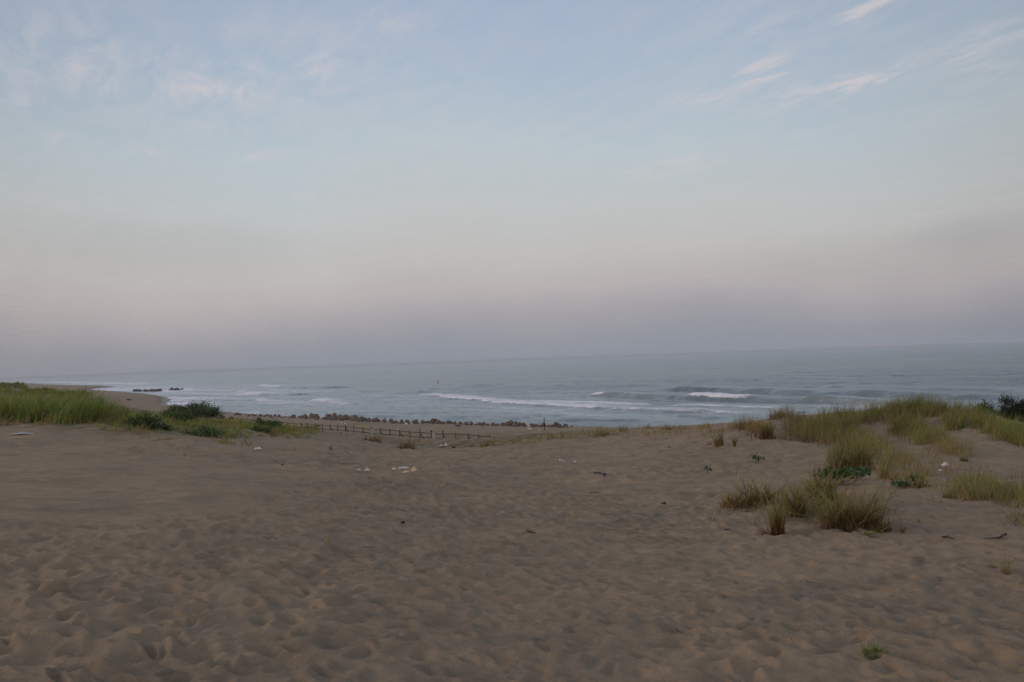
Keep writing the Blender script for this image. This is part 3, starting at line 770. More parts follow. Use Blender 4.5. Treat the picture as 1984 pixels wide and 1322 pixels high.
band(1450, 845, 1530, 850, 7, 7, .35, 45, .42, [OLIVE * .8, STRAW * .8], [RED, STRAW])
g4 = grass_field('dune_grass', cl, 14, (0.35, 0.0), 0.0085)
tag(g4, 'thick windblown green and tan dune grass clothing the right hand dune ridge', 'grass', kind='stuff')
cl = []
band(1850, 935, 1984, 968, 32, 12, .4, 60, .36, [OLIVE, GREEN, OLIVE], [STRAW, OLIVE], .5)
band(1890, 965, 1990, 980, 16, 6, .3, 60, .38, [OLIVE, GREEN], [STRAW, RED], .5)
band(1860, 960, 1900, 975, 6, 6, .2, 50, .38, [OLIVE, GREEN], [STRAW], .5)
band(1800, 925, 1900, 935, 8, 8, .3, 30, .3, [OLIVE], [STRAW], .5)
band(1950, 1000, 2010, 1025, 7, 6, .15, 40, .3, [GREEN, OLIVE], [RED, STRAW], .7)
g5 = grass_field('slope_grass', cl, 15, (0.2, 0.0), 0.008)
tag(g5, 'sparse olive grass on the flat hollow at the right edge below the dune', 'grass', kind='stuff')

def tuft(px, py, w_m, n, Hh, tip, bs, lean, label, seed, name='grass_tuft', cat='grass tuft', group=None, wind=(.15, 0), width=.014, flat=0.7, curl=1.0):
    c = hit(px, py)
    r = np.random.default_rng(seed)
    nk = max(2, int(w_m * 9)) if n > 170 else 1; a = r.uniform(0, 2 * np.pi, nk); rr = w_m * .42 * np.sqrt(r.random(nk))
    kh = r.uniform(.35, 1.2, nk); n = max(12, int(n * .42)); kk = r.integers(0, nk, n)
    bx = (np.cos(a) * rr)[kk] + r.normal(0, (.02 + w_m * .065) * (.45 if n < 60 else 1), n); by = (np.sin(a) * rr * flat)[kk] + r.normal(0, (.02 + w_m * .04) * (.45 if n < 60 else 1), n)
    bz = ground_z(bx + c[0], by + c[1]) - c[2] - 0.02
    H = Hh * kh[kk] * (.22 + r.beta(1.3, 1.9, n) * 1.45)
    tc_, bc_ = pick(tip, n, r, .35), pick(bs, n, r, .3)
    dd = r.random(n) < .22; tc_[dd] = pick(STRAW * .8, int(dd.sum()), r, .3)
    V, F_, C_ = blades(np.c_[bx, by, bz], H, np.full(n, width) * r.uniform(.7, 1.3, n) * max(1, depth(c) / 16), lean * r.uniform(.3, 2.0, n), tc_ * r.uniform(.8, 1.2, nk)[kk][:, None], bc_, seed, wind, 5, curl)
    o = mesh_np(name, V, F_, M_GRASS, False, col=C_); o.location = c
    return tag(o, label, cat, group)
tuft(1455, 978, .95, 1300, .46, OLIVE, RED * 1.3, .75, 'yellow green grass tuft at the left end of the grassy foreground mound', 21)
tuft(1432, 982, .42, 380, .27, OLIVE * .6, RED, .8, 'small dark low tuft on the outer left foot of the grassy mound', 22)
cl = []
for i in range(130):
    px = r.uniform(1395, 1735); py = 985 + r.normal(0, 22)
    cl.append((px, py, 0.14, 5 + int(r.integers(9)), r.uniform(.12, .42), (OLIVE, GREEN, STRAW, OLIVE * 1.2)[r.integers(4)], (RED, STRAW)[r.integers(2)], .7))
for i in range(90):
    cl.append((r.uniform(1540, 1980), 945 + r.normal(0, 20), 0.2, 6 + int(r.integers(9)), r.uniform(.12, .38), (OLIVE, GREEN, STRAW)[r.integers(3)], (RED, STRAW)[r.integers(2)], .6))
for i in range(40):
    cl.append((r.uniform(1480, 1984), 1060 + r.normal(0, 28), 0.1, 3 + int(r.integers(3)), r.uniform(.03, .08), (OLIVE, STRAW, RED)[r.integers(3)], STRAW, .9))
g6 = grass_field('stray_grass', cl, 16, (0.15, 0.0), 0.007)
tag(g6, 'stray single shoots and dry stems scattered over and around the foreground mound', 'grass', kind='stuff')
tuft(1506, 1030, .26, 420, .5, OLIVE * .9, RED, .35, 'upright narrow tuft with rusty red base at the front left of the mound', 23)
tuft(1487, 1036, .14, 110, .16, RED, RED, .6, 'tiny dark red dead tuft beside the rusty upright tuft', 24)
tuft(1540, 1002, .42, 480, .48, OLIVE * .9, RED, .55, 'mixed green and rust tuft in the middle of the grassy mound', 25)
tuft(1662, 1022, .85, 2000, .55, OLIVE * .9, RED, .6, 'biggest bushy tuft at the front of the mound, green over brown stems', 26)
tuft(1625, 1008, .35, 330, .66, GREEN * 1.5, GREEN, .85, 'bright green long bladed tuft leaning left beside the biggest tuft', 27, wind=(-.6, 0), width=.009)
tuft(1608, 1015, .3, 70, .42, GREEN * 1.4, GREEN, 1.5, 'flat spray of long green blades lying left across the mound', 28, wind=(-1.0, -.1), width=.009)
tuft(1703, 1030, .3, 380, .33, OLIVE * .8, RED, .6, 'brown based tuft at the right foot of the mound', 29)
tuft(1675, 1040, .3, 120, .2, GREEN, GREEN * .8, 1.3, 'trailing dark green runner creeping down the front of the mound', 30, wind=(.9, -.6))
tuft(1585, 965, .5, 460, .55, OLIVE, STRAW * .7, .5, 'tall thin stemmed tuft behind the middle of the mound', 31)
tuft(1612, 972, .45, 320, .24, GREEN * .9, OLIVE, .6, 'fresh green tuft on top of the mound below the leafy patch', 32)
tuft(1532, 975, .3, 90, .3, OLIVE, STRAW, .5, 'wispy olive tuft between the left tuft and the mound top', 33)
tuft(1642, 910, .95, 1900, .62, GREEN * .6, RED, .4, 'dense dark tussock standing just above the leafy green patch', 34)
tuft(1752, 1030, .11, 70, .09, STRAW * np.array([1.1, .8, .7]), RED, .9, 'small dry orange brown clump alone to the right of the mound', 35)
tuft(1951, 1118, .07, 170, .19, OLIVE, STRAW, .4, 'small upright tuft near the right edge, nearest of the pair', 36, width=.005)
tuft(1922, 1100, .08, 170, .17, OLIVE * .8, STRAW * .6, .5, 'small dark upright tuft near the right edge, farther of the pair', 37, width=.005)
tuft(1722, 1296, .24, 1300, .07, GREEN * .7, GREEN * .6, 1.0, 'flat green mossy grass patch in the sand at the lower right', 38, width=.0035)
tuft(1490, 852, .5, 420, .62, OLIVE * .8, RED, .4, 'reddish based tussock on the sandy shoulder of the right dune', 39)
tuft(1470, 848, .6, 240, .42, STRAW * .8, RED, .5, 'dry brown tussock hanging over the edge of the right dune shoulder', 391)
tuft(1390, 866, .35, 260, .6, OLIVE * .8, STRAW, .3, 'slim upright green tuft on open sand left of the right dune', 40)
tuft(1358, 866, .9, 160, .28, STRAW * .8, STRAW, .4, 'spread of short dry straw left of the slim upright tuft', 41)
tuft(1422, 866, .3, 110, .35, OLIVE, RED, .35, 'small reddish tuft right of the slim upright tuft', 42)
tuft(1297, 868, .25, 60, .3, STRAW, STRAW, .3, 'lone orange straw wisp on the sand before the middle crest', 43)
tuft(784, 870, .8, 330, .62, STRAW, STRAW * .7, .55, 'round straw tussock in front of the wooden fence', 44)
tuft(728, 856, 1.4, 330, .42, STRAW * .9, RED * 1.2, .5, 'wide brown straw tussock by the fence, left of the round one', 45)
tuft(876, 868, .9, 120, .3, STRAW * .8, RED, .6, 'low brown tuft at the foot of the fence near its right end', 46)
tuft(935, 868, .8, 200, .42, OLIVE, STRAW, .4, 'olive and straw tuft where the fence meets the dune', 47)
tuft(576, 838, 1.2, 260, .34, OLIVE * 1.3, STRAW, .6, 'yellow green tussock on the foredune left of the fence', 48)
tuft(610, 834, 1.2, 220, .36, RED * 1.4, RED, .6, 'rusty brown tussock next to the yellow green one on the foredune', 49)
tuft(530, 842, .6, 160, .34, OLIVE, STRAW, .5, 'small straw and green tuft below the forked shrub', 50)
tuft(628, 1054, .12, 50, .2, GREEN * 1.2, GREEN, .5, 'thin green sprout alone in the middle of the sand', 51, width=.004)
tuft(1752, 1048, .22, 60, .09, GREEN, GREEN, .9, 'small flat green sprig between the two dark sticks', 52, width=.005)
tuft(1695, 990, .12, 30, .2, OLIVE * 1.3, OLIVE, .5, 'single yellow blade spray right of the biggest tuft', 53)
tuft(1783, 1010, .12, 26, .22, OLIVE * 1.4, OLIVE, .4, 'yellow leaning blades on bare sand right of the mound', 54, wind=(-.4, 0))
tuft(1820, 965, .4, 160, .3, GREEN, RED, .5, 'green tuft on the slope right of the creeping vine', 55)
tuft(1775, 950, .5, 240, .42, OLIVE, STRAW, .35, 'upright straw green tuft behind the creeping vine', 56)
tuft(1712, 925, .4, 160, .42, OLIVE, STRAW, .35, 'thin upright tuft right of the round leaved sprig', 57)
tuft(1742, 930, .4, 90, .32, OLIVE, RED, .4, 'sparse tuft between two upright tufts above the vine', 58)
tuft(1875, 893, .4, 170, .34, GREEN * .7, OLIVE * .7, .5, 'small dark green tuft on the bare upper slope of the right dune', 59)
tuft(1848, 832, .6, 300, .6, OLIVE, OLIVE, .4, 'isolated round green tussock high on the bare right slope', 60)
tuft(1650, 1100, .05, 14, .05, GREEN, GREEN, .7, 'tiny green seedling in trodden sand below the mound', 61, width=.004)
tuft(500, 880, .3, 30, .1, OLIVE, STRAW, .8, 'few yellowish blades beside the white scrap on the left sand', 62)

# ------------------------------------------------------------------ leafy plants and shrubs
def leaf_cloud(centres, n, size, pal, seed, spread, up=0.3):
    """n leaf quads (bent pairs) scattered about centres"""
    r = np.random.default_rng(seed); centres = np.asarray(centres)
    k = r.integers(0, len(centres), n)
    c = centres[k] + r.normal(0, 1, (n, 3)) * spread
    a = r.normal(0, 1, (n, 3)); a[:, 2] = np.abs(a[:, 2]) * up + up; a /= np.linalg.norm(a, axis=1)[:, None]
    b = np.cross(a, r.normal(0, 1, (n, 3))); b /= np.linalg.norm(b, axis=1)[:, None]
    nn = np.cross(a, b)
    L = (size * r.uniform(.6, 1.3, n))[:, None]; Wd = L * 0.32
    V = np.stack([c, c + a * L * .5 + b * Wd + nn * L * .08, c + a * L, c + a * L * .5 - b * Wd + nn * L * .08], 1).reshape(-1, 3)
    F = (np.arange(n) * 4)[:, None] + np.array([[0, 1, 2, 3]])
    sh = r.uniform(.75, 1.25, len(centres))[k][:, None]
    C_ = np.repeat(pick(pal, n, r) * sh, 4, axis=0)
    return V, F, C_
DARKG = np.array([[0.06, 0.10, 0.03], [0.035, 0.065, 0.022], [0.095, 0.14, 0.04], [0.07, 0.10, 0.042]])
MIDG = np.array([[0.08, 0.14, 0.035], [0.10, 0.17, 0.04], [0.06, 0.11, 0.032], [0.14, 0.18, 0.05]])
LEAFG = np.array([[0.035, 0.10, 0.03], [0.03, 0.085, 0.028], [0.05, 0.13, 0.035]])
PINE = np.array([[0.012, 0.028, 0.014], [0.018, 0.036, 0.016], [0.010, 0.022, 0.012], [0.026, 0.045, 0.02]])
def shrub(px, py, wid, ht, nst, pal, seed, label, cat='shrub', name='shrub', leaf=0.075, per=62, splay=1.0, lean=(0, 0), group=None):
    c = hit(px, py, False); r = np.random.default_rng(seed)
    root = empty(name, c); mb = MB(); cen = []; ht = ht * .66
    for i in range(nst):
        a = r.uniform(0, 2 * math.pi); rr = math.sqrt(r.random()); u = rr * wid / 2
        tip = Vector((math.cos(a) * u + lean[0] * ht, math.sin(a) * u * .8 + lean[1] * ht, ht * (1 - .45 * rr * rr) * r.uniform(.72, 1.08)))
        b0 = Vector((math.cos(a) * u * (1 - .55 * splay), math.sin(a) * u * (1 - .55 * splay) * .8, -.05))
        b0.z = float(ground_z(np.array([b0.x + c[0]]), np.array([b0.y + c[1]]), False)[0] - c[2]) - .05
        tip.z += b0.z
        midp = b0.lerp(tip, .5) + Vector((math.cos(a), math.sin(a), 0)) * wid * .06 * splay
        mb.tube([b0, midp, tip], [.012, .009, .004], 5)
        for t in np.linspace(.28, 1.0, 7):
            p = (b0.lerp(midp, t * 2) if t < .5 else midp.lerp(tip, t * 2 - 1)); cen.append(p)
    V, F_, C_ = leaf_cloud(cen, nst * per, leaf, pal, seed + 1, (.065 * wid ** .5 + .02, .065 * wid ** .5 + .02, .05), .45)
    mesh_np('foliage', V, F_, M_LEAF, False, col=C_, parent=root)
    mb.build('stem', M_STEM, root)
    return tag(root, label, cat, group)
shrub(280, 832, 1.15, .85, 26, DARKG * 1.1, 201, 'dark fan shaped shrub in front of the tall grass bank', splay=1.5)
shrub(314, 834, .5, .36, 12, DARKG, 202, 'small dark shrub just right of the fan shaped one')
shrub(392, 845, 1.5, .48, 26, DARKG * 1.3, 203, 'low spreading grey green shrub nearest the open sand', splay=1.7)
shrub(352, 822, 1.3, .85, 30, MIDG * .8, 204, 'rounded pale green shrub in front of the dark thicket')
shrub(340, 812, 1.1, 1.0, 26, DARKG, 205, 'dark upright shrub at the left end of the thicket')
shrub(372, 810, 1.7, 1.15, 40, DARKG, 206, 'tall dark shrub at the middle of the thicket')
shrub(402, 810, 1.5, 1.2, 40, DARKG * .9, 207, 'tallest blackish green shrub of the thicket')
shrub(428, 812, 1.3, .85, 30, MIDG * .75, 208, 'leafy mid green shrub toward the right of the thicket')
shrub(448, 814, .7, .85, 22, DARKG, 209, 'narrow dark shrub at the right end of the thicket', splay=.6)
shrub(524, 830, .9, .62, 16, DARKG * 1.3, 210, 'forked dark shrub on the foredune right of the thicket', splay=1.6, lean=(.15, 0))
shrub(512, 830, .35, .95, 7, DARKG * 1.4, 212, 'tall thin leaning stem shrub left of the forked one', splay=.3, lean=(-.35, 0))
shrub(508, 838, .9, .4, 18, MIDG * .8, 211, 'low rounded olive shrub at the foot of the leaning stem')
shrub(249, 775, 1.8, .5, 14, DARKG, 214, 'lone dark shrub on the far beach near the cape', leaf=.2, per=30)
# broad leaved plants
def leafy(px, py, wid, ht, n, seed, label, leaf=.05, pal=LEAFG, name='leafy_plant', cat='plant', flat=.35, stems=5):
    c = hit(px, py); r = np.random.default_rng(seed); root = empty(name, c); mb = MB(); cen = []
    for i in range(stems):
        a = r.uniform(0, 2 * math.pi); u = wid / 2 * math.sqrt(r.random())
        tip = Vector((math.cos(a) * u, math.sin(a) * u * (.5 if flat < 1 else 1), ht * r.uniform(.6, 1)))
        tip.z += float(ground_z(np.array([tip.x + c[0]]), np.array([tip.y + c[1]]))[0] - c[2])
        mb.tube([(tip.x * .3, tip.y * .3, -.01), (tip.x * .6, tip.y * .6, tip.z * .5), tip], [.004, .004, .002], 5); cen.append(tip); cen.append(tip * .75 if wid < .4 else tip + Vector((0, 0, -.03)))
    V, F_, C_ = leaf_cloud(cen, n, leaf, pal, seed, (leaf * .8, leaf * .8, leaf * .45), flat)
    V2 = V.reshape(-1, 4, 3); mid = V2.mean(1, keepdims=True)
    V2[:, 1] += (V2[:, 1] - mid[:, 0]) * .35; V2[:, 3] += (V2[:, 3] - mid[:, 0]) * .35
    mesh_np('leaves', V2.reshape(-1, 3), F_, M_LEAF, False, col=C_, parent=root); mb.build('stem', M_STEM, root)
    return tag(root, label, cat)
leafy(1466, 896, .24, .20, 40, 301, 'bright green seedling alone on sand above the left tuft', leaf=.075, flat=1.0)
leafy(1371, 921, .08, .13, 12, 302, 'small green seedling farther left on the open sand', leaf=.06, flat=1.0)
leafy(1671, 899, .17, .13, 22, 303, 'round leaved green sprig right of the dark tussock', leaf=.07, flat=1.0)
leafy(1634, 941, .95, .30, 700, 304, 'glossy green leafy patch spilling below the dark tussock', leaf=.062, stems=44)
leafy(1752, 950, .62, .09, 150, 305, 'creeping vine with green leaves in a line across the slope', leaf=.05, stems=26)
leafy(1770, 945, .3, .16, 90, 306, 'upright leafy clump at the right end of the creeping vine', leaf=.055, stems=10)
leafy(640, 872, .12, .08, 12, 307, 'tiny dark green plant on the sand near the fence', leaf=.05, flat=1.0)

# dark coastal pine at the right edge
def pine(px, py, dpt, wid, ht, seed, label):
    c = C0 + ray(px, py) * dpt; top_z = c[2]; c[2] = float(ground_z(c[0:1], c[1:2], False)[0]) - .05
    ht = max(.6, top_z - c[2])
    root = empty('pine_tree', c); r = np.random.default_rng(seed)
    tk = MB(); tk.tube([(0, 0, -.3), (.08, 0, ht * .35), (-.05, .05, ht * .7), (.02, 0, ht * .92)], [.13, .10, .06, .02], 8)
    cen = []
    for i in range(64):
        a = r.uniform(0, 2 * math.pi); z = ht * r.uniform(.05, .98); u = wid / 2 * (1 - (z / ht) ** 2.2 * .75) * r.uniform(.45, 1.05)
        tip = Vector((math.cos(a) * u, math.sin(a) * u, z)); st_ = Vector((0, 0, max(.1, z * .7)))
        tk.tube([st_, st_.lerp(tip, .5) + Vector((0, 0, .05)), tip], [.03, .02, .008], 5)
        for k in range(5):
            cen.append(st_.lerp(tip, r.uniform(.5, 1.08)) + Vector(r.normal(0, .10, 3)))
    V, F_, C_ = leaf_cloud(cen, 17000, .12, PINE, seed, (.12, .12, .09), .5)
    V2 = V.reshape(-1, 4, 3); mid = (V2[:, 0] + V2[:, 2]) / 2
    V2[:, 1] = mid + (V2[:, 1] - mid) * .35; V2[:, 3] = mid + (V2[:, 3] - mid) * .35
    mesh_np('crown', V2.reshape(-1, 3), F_, M_LEAF, False, col=C_, parent=root); tk.build('trunk', M_STEM, root)
    return tag(root, label, 'tree')
pine(1968, 775, 33, 2.6, 0, 401, 'dark dense low pine behind the ridge at the right edge')
pine(1908, 791, 34, 1.5, 0, 402, 'smaller dark pine shoulder left of the big low pine')
pine(2050, 782, 33, 2.6, 0, 403, 'dark pine mostly outside the frame beyond the big low pine')

# ------------------------------------------------------------------ fence
fp = [on_plane(a, b, 2.15)[:2] for a, b in ((950, 869), (907, 864), (810, 856.5), (660, 843), (480, 826), (400, 817), (300, 804), (232, 794))]
fp = np.array(fp); fs = np.r_[0, np.cumsum(np.hypot(*np.diff(fp, axis=0).T))]
def fence_pt(s_):
    x = np.interp(s_, fs, fp[:, 0]); y = np.interp(s_, fs, fp[:, 1])
    return Vector((x, y, float(ground_z(np.array([x]), np.array([y]), False)[0])))
fb = fence_pt(0); fence = empty('fence', fb)
tag(fence, 'dark rustic post and rail fence with slanting braces along the back of the beach', 'fence')
np_ = int(fs[-1] / 1.75); tops = []; lows = []
for i in range(min(np_, 92)):
    sp = i * (fs[-1] / min(np_, 92)); p = fence_pt(sp) - fb; q2 = fence_pt(max(sp - 1.0, 0)) - fb
    hh = 1.02 + random.uniform(-.06, .06) + (.22 if i in (6, 4, 13) else 0)
    tl = Vector((random.uniform(-.04, .04), random.uniform(-.04, .04), 0))
    mb = MB(); rad = .038 + random.uniform(-.008, .012)
    mb.tube([p + Vector((0, 0, -.3)), p + Vector((0, 0, .4)) + tl * .5, p + Vector((0, 0, hh)) + tl], [rad * 1.1, rad, rad * .9], 8)
    if i == 5: mb.tube([p + Vector((0, 0, hh - .06)), p + Vector((0, 0, hh + .02)), p + Vector((0, 0, hh + .1))], [.06, .11, .05], 8)
    mb.build('post', M_POST, fence)
    tops.append(p + Vector((.03, -.04, .86 + random.uniform(-.03, .03)))); lows.append(p + Vector((.03, -.04, .42 + random.uniform(-.04, .04))))
    if i % 2 == 0 and i < 44:
        mb = MB(); q3 = fence_pt(max(sp - 1.25, 0)) - fb
        off = Vector((-.5, -.62, 0)) * .25
        mb.tube([p + Vector((.02, -.05, .74)), q3 + off + Vector((0, 0, -.02))], .042, 6); mb.build('brace', M_POST, fence)
for nm, pts in (('rail', tops), ('rail', lows)):
    mb = MB(); mb.tube(pts, .034, 6); mb.build(nm, M_POST, fence)
# two pale notice plates tied to the rails, seen too small to be read
for (sp_px, lab) in (((847, 858), 'pale notice board tied to the fence rails near the right end'), ((727, 848), 'pale pinkish notice board tied to the fence farther left')):
    w_ = on_plane(sp_px[0], sp_px[1], 2.15); dd = np.hypot(fp[:, 0] - w_[0], fp[:, 1] - w_[1])
    sv = np.linspace(0, 60, 600); pp = [np.hypot(np.interp(s_, fs, fp[:, 0]) - w_[0], np.interp(s_, fs, fp[:, 1]) - w_[1]) for s_ in sv]
    p = fence_pt(sv[int(np.argmin(pp))])
    root = empty('notice_board', p + Vector((.02, -.14, .62)), math.radians(-8)); 
    mb = MB(); mb.box((0, 0, 0), (.30, .02, .52)); mb.build('panel', M_SIGN, root, bevel=.006)
    mb = MB()
    for k in range(5): mb.box((0 + random.uniform(-.01, .01), -.0125, .15 - k * .075), (.2 - .03 * (k % 2), .003, .018))
    mb.build('print', M_DARKROCK, root)
    for tx in (-.08, .08):
        mb = MB(); mb.tube([(tx, .02, .22), (tx, .09, .24)], .008, 5); mb.build('tie', M_POST, root)
    tag(root, lab, 'sign')

# ------------------------------------------------------------------ boulders
def rock_mesh(seed, blocky=.5, sub=3):
    bm = bmesh.new(); bmesh.ops.create_icosphere(bm, subdivisions=sub, radius=.5)
    r = random.Random(seed); sx, sy, sz = r.uniform(.9, 1.3), r.uniform(.8, 1.1), r.uniform(.75, 1.1)
    pl = [(Vector((r.uniform(-1, 1), r.uniform(-1, 1), r.uniform(-.3, 1))).normalized(), r.uniform(.25, .40)) for _ in range(15)]
    from mathutils import noise as mn
    for v in bm.verts:
        for nrm, d in pl:
            e = v.co.dot(nrm) - d
            if e > 0: v.co -= nrm * e * .97
        v.co += v.normal * (mn.fractal(v.co * 4 + Vector((seed, 0, 0)), 1, 2, 4) * .05)
        v.co = Vector((v.co.x * sx, v.co.y * sy, v.co.z * sz))
    me = bpy.data.meshes.new('boulder'); bm.to_mesh(me); bm.free(); me.materials.append(M_ROCK)
    me.polygons.foreach_set('use_smooth', [False] * len(me.polygons))
    return me
RM = [rock_mesh(s_) for s_ in range(8)]
GB = 'boulders lined up along the waterline'
rr = random.Random(5)
bpath = [(458, 803.5), (520, 807), (560, 809), (600, 812), (640, 814), (700, 819), (760, 822.5), (840, 824), (900, 827), (960, 829.5), (1040, 832), (1100, 833), (1180, 835)]
bxs = [b[0] for b in bpath]; bys = [b[1] for b in bpath]
x = 458.0; first = True
while x < 1115:
    big = 1.0
    if 590 < x < 740: big = 1.45
    elif x < 590: big = .8
    elif 740 < x < 800: big = .65
    elif x >= 800: big = .8
    for row in range(2):
        if row and rr.random() < .2: continue
        yy = np.interp(x, bxs, bys) + (2.5 if row else 0) + rr.uniform(-.8, .8)
        p = on_plane(x + rr.uniform(-3, 3), yy, .8 if not row else 1.0)
        z = float(ground_z(p[0:1], p[1:2], False)[0])
        o = bpy.data.objects.new('boulder', rr.choice(RM)); COL.objects.link(o)
        s_ = rr.choice((.55, .8, .95, 1.1, 1.35)) * rr.uniform(.85, 1.1) * big * (.9 if row == 0 else .75)
        o.location = (p[0], p[1], z + .22 * s_); o.scale = (s_ * rr.uniform(.9, 1.25), s_, s_ * rr.uniform(.85, 1.15)); o.rotation_euler = (rr.uniform(-.6, .6), rr.uniform(-.6, .6), rr.uniform(0, 6.28))
        tag(o, 'brown angular boulder in the broken row between the beach and the surf', 'boulder', GB)
    x += rr.uniform(7, 12) * big ** .8 * (1.3 if 760 < x < 830 else 1)
# offshore breakwaters: rough piles of blocks
def pile(px0, px1, py, lab, seed, h=1.5):
    a = on_plane(px0, py, 0); b = on_plane(px1, py, 0); n = max(4, int(np.linalg.norm(b - a) / 1.5)); r = random.Random(seed)
    bm = bmesh.new(); cc = (a + b) / 2
    for i in range(n * 3):
        t = r.random(); p = a + (b - a) * t - cc; me = r.choice(RM)
        b2 = bmesh.new(); b2.from_mesh(me)
        s_ = r.uniform(1.0, 1.9)
        mt = Matrix.Translation((p[0] + r.uniform(-1, 1), p[1] + r.uniform(-1.5, 1.5), r.uniform(-.1, h - .9))) @ Euler((r.random() * 3, r.random() * 3, r.random() * 3)).to_matrix().to_4x4() @ Matrix.Diagonal((s_, s_, s_ * .8, 1))
        b2.transform(mt); tm = bpy.data.meshes.new('tmp'); b2.to_mesh(tm); b2.free(); bm.from_mesh(tm); bpy.data.meshes.remove(tm)
    me = bpy.data.meshes.new('breakwater'); bm.to_mesh(me); bm.free(); me.materials.clear(); me.materials.append(M_DARKROCK)
    for p in me.polygons: p.material_index = 0
    o = bpy.data.objects.new('breakwater', me); COL.objects.link(o); o.location = cc; tag(o, lab, 'breakwater')
pile(262, 312, 758.5, 'long low dark breakwater of piled blocks off the far cape', 1, 1.5)
pile(330, 351, 756.5, 'short dark breakwater just seaward of the long one', 2, 1.3)

# ------------------------------------------------------------------ posts, buoy
p = hit(1055, 834, False); mb = MB(); mb.tube([(0, 0, -.4), (.02, 0, .6), (0, 0, 1.45)], [.05, .045, .04], 8)
o = mb.build('post', M_POST); o.location = p; tag(o, 'thin dark upright post standing among the boulders', 'post')
p = on_plane(849, 742.5, 0); root = empty('buoy', p)
mb = MB(); mb.tube([(0, 0, -.3), (0, 0, -.1), (0, 0, .3), (0, 0, .5)], [.25, .42, .42, .2], 14); mb.build('float', M_RED, root)
mb = MB(); mb.tube([(0, 0, .5), (0, 0, 1.0)], .05, 6); mb.tube([(0, 0, 1.0), (0, 0, 1.15), (0, 0, 1.3)], [.04, .16, .04], 8); mb.build('mast', M_RED, root)
tag(root, 'small red buoy on the water beyond the breakers', 'buoy')

# ------------------------------------------------------------------ litter and driftwood
def crumple(w_, d_, h_, seed, res=14, thick=.004):
    """a crumpled sheet with two faces and an uneven outline"""
    r = np.random.default_rng(seed); u = np.linspace(-1, 1, res); U, Vv = np.meshgrid(u, u, indexing='ij')
    k = 1 / np.maximum(1, np.sqrt(U ** 2 + Vv ** 2) * .95)
    rad = 1 + .28 * vnoise(np.arctan2(Vv, U) * 1.6 + seed, U * 0 + .3, seed)
    X = U * k * rad * w_ / 2; Y = Vv * k * rad * d_ / 2
    rim = np.clip(1 - (U ** 2 + Vv ** 2) ** .5 * .75, 0, 1)
    Z = h_ * (.25 + .75 * rim) * (.55 + .65 * np.abs(fbm(U * 2.3 + seed, Vv * 2.3, 3, seed)))
    top = np.c_[X.ravel(), Y.ravel(), Z.ravel()]; bot = top.copy(); bot[:, 2] -= thick
    i = np.arange(res * res).reshape(res, res); f = np.stack([i[:-1, :-1], i[1:, :-1], i[1:, 1:], i[:-1, 1:]], -1).reshape(-1, 4)
    n = res * res; ed = []
    ring = list(i[:, 0]) + list(i[-1, 1:]) + list(i[::-1, -1][1:]) + list(i[0, ::-1][1:])
    for a, b in zip(ring[:-1], ring[1:]): ed.append((a, a + n, b + n, b))
    return np.r_[top, bot], np.r_[f, f[:, ::-1] + n, np.array(ed)]
def scrap(px, py, w_px, h_px, mat, seed, label, cat='litter', name='plastic_scrap', d_px=None, rz=0.0):
    p = hit(px, py + h_px / 2); k = px_m(p); w_ = w_px * k; h_ = h_px * k
    V, F_ = crumple(w_, (d_px * k if d_px else w_ * .8), h_, seed); p = p.copy(); p[2] += .2 * h_ + .006
    o = mesh_np(name, V, F_, mat); o.location = p; o.rotation_euler = (0, 0, rz)
    return tag(o, label, cat)
scrap(500, 872, 14, 6, M_WHITE, 1, 'white plastic scrap on the left sand above the black lump')
scrap(712, 913, 12, 6, M_WHITE, 2, 'crumpled white bag left of the long torn orange and white piece', name='plastic_bag')
scrap(696, 913, 7, 4, M_WHITE, 3, 'smaller white scrap beside the crumpled white bag')
scrap(803, 914, 15, 9, M_CREAM, 44, 'cream torn piece at the right end of the orange cloth', name='foam_piece')
scrap(787, 914, 26, 5, M_ORANGE, 5, 'long flat orange and white torn cloth on the sand', cat='cloth', name='torn_cloth', d_px=22)
scrap(781, 911.5, 24, 4, M_WHITE, 51, 'thin white strip lying behind the orange cloth', d_px=10)
scrap(764, 911, 7, 6, M_WHITE, 6, 'small white peak shaped scrap at the left end of the torn cloth')
scrap(1832, 903, 15, 11, M_WHITE, 7, 'white crushed cup on the slope of the right dune', name='crushed_cup')
scrap(1823, 912, 9, 4, M_WHITE, 8, 'little white sliver in front of the crushed cup')
scrap(1834, 914, 6, 3, M_BLACK, 9, 'dark speck of debris right of the white sliver', name='debris')
scrap(1816, 901, 5, 3, M_PALEBLUE, 10, 'tiny pale scrap left of the crushed cup')
scrap(42, 838, 42, 4, M_PALEBLUE, 11, 'long flat pale blue sheet half buried at the left edge', name='plastic_sheet', d_px=16)
scrap(1115, 897, 5, 4, M_WHITE, 12, 'tiny white dot of litter right of the curved strip')
scrap(864, 862, 9, 6, M_WHITE, 13, 'white heap of litter at the foot of the fence brace', name='litter_heap')
scrap(855, 866, 5, 4, M_WHITE, 14, 'small white scrap left of the heap under the fence')
scrap(708, 827, 10, 7, M_YELLOW, 15, 'mustard yellow litter piece on the beach behind the fence')
scrap(787, 822.5, 7, 5, M_WHITE, 16, 'white box shaped litter on the beach before the boulders')
scrap(798, 822, 5, 3, M_WHITE, 17, 'small white litter right of the box shaped one')
scrap(772, 833, 7, 5, M_CREAM, 18, 'cream litter on the beach just behind the fence rails')
scrap(662, 819, 4, 3, M_WHITE, 19, 'white speck on the beach below the biggest boulders')
scrap(669, 822, 4, 3, M_WHITE, 20, 'second white speck just in front of the first below the boulders')
scrap(889, 843, 11, 4, M_RED, 21, 'red plastic piece lying on the green strip behind the fence')
